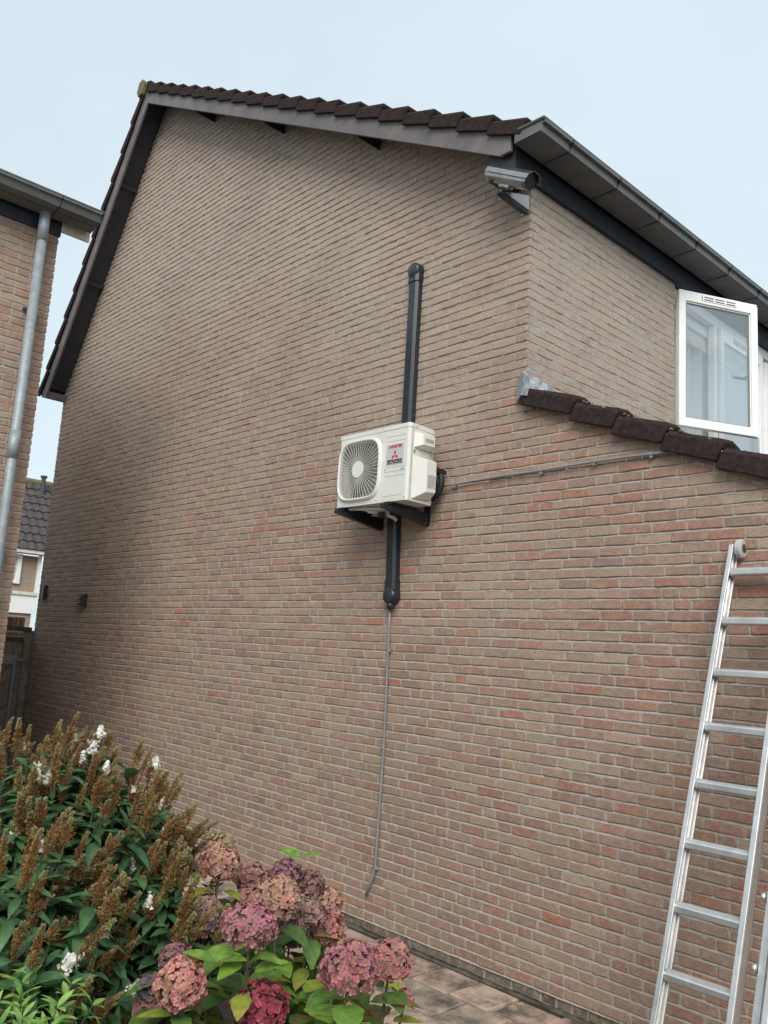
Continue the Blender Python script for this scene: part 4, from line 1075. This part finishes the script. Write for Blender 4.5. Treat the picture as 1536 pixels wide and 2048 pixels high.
class Scatter:
    # leaves of one plant: the 300 that show largest become objects, the rest one part
    def __init__(s, variants, name, rest_name, mat): s.va = variants; s.me = [variant_mesh(name, v, mat) for v in variants]; s.it = []; s.nm = name; s.rn = rest_name; s.mat = mat
    def add(s, k, m4): s.it.append((k, m4))
    def finish(s, parent, n=300):
        sc = []
        for i, (k, m4) in enumerate(s.it):
            q = project(m4.translation); a = 0
            if q and -20 < q[0] < 1556 and -20 < q[1] < 2068: a = m4.to_scale().x/q[2]
            sc.append((a, i))
        sc.sort(reverse=True); single = set(i for a, i in sc[:n] if a > 0)
        rest = MB()
        for i, (k, m4) in enumerate(s.it):
            if i in single: place(s.nm, s.me[k], m4, parent)
            else:
                v, f, c = s.va[k]; rest.add([m4 @ Vector(p_) for p_ in v], f, list(c))
        if rest.v: rest.build(s.rn, s.mat, parent, smooth=True, kind='stuff')
def sph():
    z = U(-1, 1); a = U(0, 2*math.pi); r_ = math.sqrt(1-z*z); return Vector((r_*math.cos(a), r_*math.sin(a), z))

# --- butterfly bush with spent brown and fresh white flower spikes
def spike_variant(L, W, kind):
    mb_ = MB(); n = 560 if kind == 'spent' else 230
    mb_.tube([(0, 0, -.03), (0, 0, L*.9)], [.0022, .0008], 4, (.10, .08, .04))
    bend = U(-.0, .35)
    side_br = [(U(.05, .45)*L, U(0, 6.28), U(.35, .8)) for _ in range(5)]
    for i in range(n):
        t = (i+R())/n; env = W*(1-t)**.75*(.75+.35*math.sin(t*40))+.004
        a = U(0, 6.28); r_ = env*math.sqrt(R())*1.0; z = L*t
        if R() < .35:
            zb, ab, ln = random.choice(side_br); u = R(); r_ = W*1.5*ln*u; z = zb+W*1.3*u; a = ab+U(-.35, .35)*(1-u*.5)
        p_ = Vector((r_*math.cos(a)+bend*(z/L)**2*L, r_*math.sin(a), z)); d = (Vector((math.cos(a), math.sin(a), .6))+sph()*.5).normalized()
        u = d.orthogonal().normalized(); v = d.cross(u)
        white = kind == 'white' or (kind == 'half' and t > .45)
        if not white:
            s_ = U(.0026, .0046); b = random.choice(((.27, .125, .038), (.35, .185, .055), (.19, .09, .038), (.34, .225, .085)))
            if t > .72 and kind == 'spent': b = random.choice(((.34, .30, .13), (.29, .27, .13), (.34, .23, .085)))
            b = tuple(x*U(.8, 1.25) for x in b)
            mb_.add([p_-d*s_*.6, p_+u*s_*.62, p_+v*s_*.62, p_-(u+v)*s_*.5, p_+d*s_*1.6], [(0, 2, 1), (0, 3, 2), (0, 1, 3), (1, 2, 4), (2, 3, 4), (3, 1, 4)], b)
        else:
            s_ = U(.0055, .0080); w_ = U(.72, .92); c = (w_, w_*.97, w_*.88)
            q_ = p_+d*.004
            mb_.add([q_, q_+u*s_-d*.001, q_+(u+v)*s_*.55, q_+v*s_-d*.001, q_+(v-u)*s_*.55, q_-u*s_-d*.001, q_-(u+v)*s_*.55, q_-v*s_-d*.001, q_+(u-v)*s_*.55],
                    [(0, 1, 2), (0, 2, 3), (0, 3, 4), (0, 4, 5), (0, 5, 6), (0, 6, 7), (0, 7, 8), (0, 8, 1)], c)
    return mb_.data('flower_spike', M['petal'])
SP = {'spent': [spike_variant(U(.085, .14), U(.015, .023), 'spent') for _ in range(10)],
      'half': [spike_variant(.075, .026, 'half') for _ in range(4)], 'white': [spike_variant(U(.040, .062), U(.026, .034), 'white') for _ in range(6)]}
bb = empty('butterfly_bush', (-3.3, -2.9, .02), 'large butterfly bush with rust brown spent spikes and some white flowers', 'shrub')
GL = [((.050, .118, .046), (.075, .155, .060)), ((.060, .135, .050), (.085, .175, .066)), ((.040, .098, .042), (.060, .128, .052)), ((.075, .160, .075), (.095, .190, .088))]
lv_b = Scatter([leaf_variant(U(.09, .145), U(.016, .028), U(.2, .6), U(.0, .6), *GL[i % 4]) for i in range(10)], 'leaf', 'leaves', 'leaf')
stems = MB()
LOBES = [((-3.45, -2.86, .98), (.57, .57, .54), 240), ((-3.02, -2.66, .72), (.32, .34, .42), 60), ((-3.02, -3.15, .78), (.48, .44, .48), 110), ((-2.85, -3.0, .42), (.45, .45, .40), 60), ((-3.30, -2.62, 1.00), (.24, .24, .36), 60)]
for (cc, rd, cnt) in LOBES:
    cc = Vector(cc); k = 0
    while k < cnt:
        d = sph()
        if d.z < -.35: continue
        k += 1
        tip = cc+Vector((d.x*rd[0], d.y*rd[1], d.z*rd[2]))*U(.74, 1.02)
        ax = (d*.75+Vector((0, 0, .75))+sph()*.18).normalized()
        Ls = U(.22, .34); basep = tip-ax*Ls
        stems.tube([Vector((cc.x*.25+basep.x*.75, cc.y*.25+basep.y*.75, max(.05, basep.z-.25))), basep, tip], [.005, .004, .002], 5)
        ph = U(0, 3.14)
        for nd in range(6 if d.z > .1 else 7):
            p_ = basep+ax*(Ls*(nd+.6)/7); o1 = ax.orthogonal().normalized(); o2 = ax.cross(o1)
            for sg in (0, math.pi):
                a = ph+nd*1.57+sg; out = o1*math.cos(a)+o2*math.sin(a)
                dr_ = (out+ax*U(.15, .75)+Vector((0, 0, U(-.35, .1)))).normalized()
                lv_b.add(random.randrange(10), frame_mat(p_, dr_, ax*.6+Vector((0, 0, 1)), U(.7, 1.15)*(1.0 if nd < 5 else .75)))
        if d.z > -.05 or R() < .45:
            q = project(tip); kind = 'spent'
            if q:
                wp = .26 if (q[0] < 240 and 1430 < q[1] < 1620) else (.17 if q[0] < 300 else .06)
                if R() < wp: kind = random.choice(('white', 'white', 'half'))
            for r_ in range(random.choice((1, 2, 3, 4))):
                sa = (ax+Vector((0, 0, .35))+sph()*(.12 if r_ == 0 else .45)).normalized()
                zax = sa; me = random.choice(SP[kind if r_ == 0 else 'spent'])
                m4 = frame_mat(tip-ax*.02*r_, zax.orthogonal()+zax.cross(zax.orthogonal())*U(-3, 3)*random.choice((1, -1)), zax, U(.7, 1.25)*(1 if r_ == 0 else U(.55, .9))); m4 = m4 @ Matrix.Scale(.72 if kind == 'white' and r_ == 0 else 1.0, 4); place('flower_spike', me, m4, bb)
lv_b.finish(bb)
for i in range(9):
    a = U(0, 6.28); stems.tube([(-3.25+U(-.08, .08), -2.92+U(-.08, .08), .0), (-3.25+.15*math.cos(a), -2.92+.15*math.sin(a), .4), (-3.25+.35*math.cos(a), -2.92+.32*math.sin(a), .85)], [.016, .012, .006], 6)
stems.build('stem', 'stem', bb)

# --- hydrangeas
HY = {'pink': ((.50, .20, .20), (.42, .34, .17)), 'cream': ((.36, .29, .15), (.42, .25, .16)), 'dull': ((.38, .21, .20), (.26, .20, .16)), 'pinkm': ((.44, .19, .20), (.28, .20, .13)),
      'mauve': ((.34, .14, .19), (.22, .14, .13)), 'dark': ((.28, .12, .15), (.22, .15, .11)), 'creampink': ((.50, .32, .22), (.48, .22, .22)), 'magenta': ((.45, .16, .21), (.33, .21, .18)),
      'lilac': ((.36, .19, .24), (.30, .21, .19)), 'pink2': ((.50, .18, .20), (.36, .22, .16)), 'magpink': ((.49, .17, .21), (.35, .19, .17)), 'salmon': ((.58, .28, .23), (.46, .18, .17)),
      'crimson': ((.38, .06, .09), (.24, .05, .08)), 'grey': ((.17, .19, .15), (.16, .13, .14)), 'purple': ((.19, .14, .18), (.14, .10, .13))}
HEADS = [(-2.931, -2.382, 1.073, .090, 'pink'), (-3.111, -2.275, 1.083, .081, 'cream'), (-2.870, -2.480, .908, .090, 'dull'), (-3.019, -2.149, .970, .075, 'pinkm'),
    (-2.926, -2.056, 1.002, .064, 'mauve'), (-2.858, -1.974, .961, .064, 'dark'), (-2.563, -2.368, 1.031, .090, 'creampink'), (-2.357, -2.632, 1.034, .090, 'magenta'),
    (-2.935, -2.003, .747, .069, 'lilac'), (-2.666, -2.042, .849, .090, 'pink2'), (-2.810, -1.905, .896, .062, 'creampink'), (-2.022, -2.493, .977, .092, 'magpink'),
    (-2.089, -2.257, .935, .078, 'pink2'), (-2.437, -2.818, .874, .090, 'salmon'), (-2.570, -2.766, .904, .051, 'mauve'), (-2.353, -2.566, .783, .090, 'crimson'),
    (-3.374, -2.455, .669, .085, 'grey'), (-2.631, -2.806, .803, .051, 'purple'), (-2.637, -2.797, .739, .059, 'mauve'), (-2.064, -2.203, .825, .028, 'pink2')]
hy = empty('hydrangea', (-2.6, -2.3, .02), 'hydrangea bush with large pink, mauve and crimson flower heads beside the paving', 'shrub')
def floret(p_, nrm, size, ca, cb):
    vs = []; fs = []; cs = []; nrm = nrm.normalized(); u0 = nrm.orthogonal().normalized(); v0 = nrm.cross(u0); rot = U(0, 6.28)
    for k in range(4):
        a = rot+k*math.pi/2+U(-.15, .15); o = u0*math.cos(a)+v0*math.sin(a); t = nrm.cross(o)
        L = size*U(.85, 1.15); W_ = size*U(.46, .58); cup = U(-.1, .45); b = len(vs); f = min(1, max(0, random.gauss(.4, .28)))
        c = tuple((x*(1-f)+y*f)*U(.82, 1.2) for x, y in zip(ca, cb)); ce = tuple(x*1.22 for x in c)
        vs += [p_, p_+o*L*.42+t*W_+nrm*L*cup*.3, p_+o*L*.82+t*W_*.72+nrm*L*cup*.7, p_+o*L+nrm*L*cup*.75, p_+o*L*.82-t*W_*.72+nrm*L*cup*.7, p_+o*L*.42-t*W_+nrm*L*cup*.3, p_+o*L*.5-nrm*L*.03]
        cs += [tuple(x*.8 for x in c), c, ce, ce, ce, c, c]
        fs += [(b, b+6, b+1), (b+1, b+6, b+2), (b+2, b+6, b+3), (b+3, b+6, b+4), (b+4, b+6, b+5), (b+5, b+6, b)]
    return vs, fs, cs
singles = []; rest_h = []
HEADS = [(h_[0], h_[1], h_[2], h_[3]*.95, h_[4]) for h_ in HEADS]+[(-2.90, -2.25, .93, .062, 'pinkm'), (-2.62, -2.16, .93, .062, 'dull'), (-2.75, -2.30, .90, .066, 'lilac'), (-2.28, -2.30, .86, .060, 'dull')]
for hi_, (x, y, z, r_, cn) in enumerate(HEADS):
    ca, cb = HY[cn]; cen = Vector((x, y, z)); nfl = int(300*(r_/.09)**2)+20; fl = []
    ga = math.pi*(3-math.sqrt(5))
    for i in range(nfl):
        zz = 1-1.72*(i+.5)/nfl; rad = math.sqrt(max(0, 1-zz*zz)); a = ga*i
        d = (Vector((rad*math.cos(a), rad*math.sin(a), zz))+sph()*.13).normalized()
        bump_ = 1+.09*math.sin(2*math.atan2(d.y, d.x)+hi_*1.7)*rad+.06*math.sin(5*d.z+3*math.atan2(d.y, d.x)+hi_)
        p_ = cen+Vector((d.x*r_*bump_, d.y*r_*bump_, d.z*r_*.90))*U(.84, .98)
        brn = math.sin(4*d.x+hi_)+math.sin(5*d.y+2*hi_)+R()*1.4
        c2 = cb if brn < 1.5 else (.30, .20, .11)
        f = floret(p_, d+sph()*.55, U(.0095, .0150)*(r_/.09)**.3, ca, c2)
        vis = d.dot((CAM-cen).normalized())/((p_-CAM).length)
        fl.append((vis, f)); singles.append((vis, hi_, len(fl)-1))
    rest_h.append(fl)
singles.sort(reverse=True); pick = set((h_, i) for v_, h_, i in singles[:300])
HO = []; hst = MB()
for hi_, (x, y, z, r_, cn) in enumerate(HEADS):
    q = MB(); cen = Vector((x, y, z)); cb = HY[cn][1]
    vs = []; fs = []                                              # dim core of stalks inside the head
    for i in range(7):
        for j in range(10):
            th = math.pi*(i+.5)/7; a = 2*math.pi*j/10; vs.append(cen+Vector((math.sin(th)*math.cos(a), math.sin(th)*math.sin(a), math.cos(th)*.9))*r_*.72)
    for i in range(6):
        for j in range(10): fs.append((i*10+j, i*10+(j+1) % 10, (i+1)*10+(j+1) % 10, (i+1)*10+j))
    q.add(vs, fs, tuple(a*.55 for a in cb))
    for i, (v_, f) in enumerate(rest_h[hi_]):
        if (hi_, i) not in pick: q.add(f[0], f[1], list(f[2]))
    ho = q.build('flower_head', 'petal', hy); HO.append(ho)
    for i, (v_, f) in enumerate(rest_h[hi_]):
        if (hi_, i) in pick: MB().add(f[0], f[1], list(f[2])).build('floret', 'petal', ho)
    bx_, by_ = x*.75-2.6*.25+U(-.1, .1), y*.75-2.3*.25+U(-.1, .1)
    hst.tube([(bx_, by_, .0), ((bx_+x)/2+U(-.03, .03), (by_+y)/2, z*.55), (x, y, z-r_*.4)], [.007, .0055, .004], 6)
hst.build('stem', 'stem', hy)
HG = [((.105, .205, .035), (.13, .24, .042)), ((.15, .275, .042), (.20, .33, .055)), ((.080, .160, .032), (.105, .185, .038)), ((.22, .30, .045), (.30, .27, .05)), ((.11, .18, .042), (.22, .11, .045)), ((.075, .135, .035), (.10, .165, .042))]
lv_h = Scatter([leaf_variant(U(.105, .13), U(.036, .046), U(.12, .35), U(.05, .4), *HG[i % 6], n=8, serr=.05, ovate=.8) for i in range(12)], 'leaf', 'leaves', 'leaf')
for (x, y, z, r_, cn) in HEADS:
    if r_ < .04: continue
    for nd in range(3):
        a0 = U(0, 6.28)
        for sg in (0, 2.1, 4.2):
            a = a0+sg+U(-.3, .3); d = Vector((math.cos(a), math.sin(a), U(-.45, .25)))
            p_ = Vector((x, y, z-r_*.75-.03-.10*nd))+d*.02
            lv_h.add(random.randrange(12), frame_mat(p_, d, (0, 0, 1), U(.8, 1.2)))
for i in range(130):
    hx = random.choice(HEADS); p_ = Vector((hx[0]+U(-.22, .22), hx[1]+U(-.22, .22), U(.30, .72)*hx[2])); a = U(0, 6.28)
    lv_h.add(random.randrange(12), frame_mat(p_, (math.cos(a), math.sin(a), U(-.4, .3)), (0, 0, 1), U(.8, 1.2)))
for (p_, a) in (((-2.90, -2.02, 1.06), .6), ((-2.90, -2.02, 1.06), 3.3), ((-2.40, -2.72, .93), .4), ((-2.40, -2.72, .93), 2.2), ((-2.40, -2.72, .93), 4.0), ((-2.33, -2.62, .90), 1.2), ((-2.10, -2.50, .82), 5.6), ((-2.05, -2.42, .80), 4.9)):
    lv_h.add(1, frame_mat(Vector(p_), (math.cos(a), math.sin(a), .35), (0, 0, 1), 1.0))
for i in range(105):
    p_ = Vector((U(-2.70, -1.92), U(-2.85, -2.10), U(.55, .84))); a = U(0, 6.28)
    if any((p_-Vector(h_[:3])).length < h_[3]+.05 for h_ in HEADS): continue
    if (p_-Vector((-2.27, -2.66, .85))).length < .22: continue
    lv_h.add(random.choice((0, 1, 2, 3, 5, 6, 7, 8, 10)), frame_mat(p_, (math.cos(a), math.sin(a), U(-.35, .35)), (0, 0, 1), U(.95, 1.35)))
lv_h.finish(hy)

# --- lime green shrub in the near corner
ls = empty('lime_shrub', (-2.5, -3.26, .02), 'bright lime green narrow-leaved shrub in the near left corner', 'shrub')
LG = [((.15, .29, .06), (.25, .41, .085)), ((.11, .24, .06), (.17, .32, .075)), ((.20, .34, .075), (.32, .45, .11))]
lv_l = Scatter([leaf_variant(U(.055, .075), U(.008, .011), .35, U(.05, .3), *LG[i % 3]) for i in range(6)], 'leaf', 'leaves', 'leaf'); lst = MB()
for i in range(44):
    d = sph(); d.z = abs(d.z)
    tip = Vector((-2.50, -3.27, .74))+Vector((d.x*.22, d.y*.22, d.z*.22)); ax = (d+Vector((0, 0, .8))).normalized(); bp = tip-ax*.2
    lst.tube([(-2.5+U(-.05, .05), -3.26+U(-.05, .05), .02), bp, tip], [.004, .003, .0015], 5)
    for nd in range(6):
        p_ = bp+ax*(.2*(nd+1)/6); o1 = ax.orthogonal().normalized(); o2 = ax.cross(o1)
        for sg in (0, 2.1, 4.2):
            a = nd*1.1+sg; out = o1*math.cos(a)+o2*math.sin(a)
            lv_l.add(random.randrange(6), frame_mat(p_, out+ax*.6, ax+Vector((0, 0, 1)), U(.75, 1.15)))
lv_l.finish(ls); lst.build('stem', 'stem', ls)
# --- weed on the path
wd = empty('weed', (-2.9, -1.2, 0), 'small green weed at the edge of the paving', 'weed')
wv = Scatter([leaf_variant(.05, .006, .3, .2, (.05, .10, .04), (.08, .15, .06))], 'leaf', 'leaves', 'leaf')
for i in range(22):
    a = U(0, 6.28); wv.add(0, frame_mat(Vector((-2.9+U(-.02, .02), -1.2+U(-.02, .02), .02+U(0, .10))), (math.cos(a), math.sin(a), U(.4, 1.4)), (0, 0, 1), U(.7, 1.1)))
wv.finish(wd)
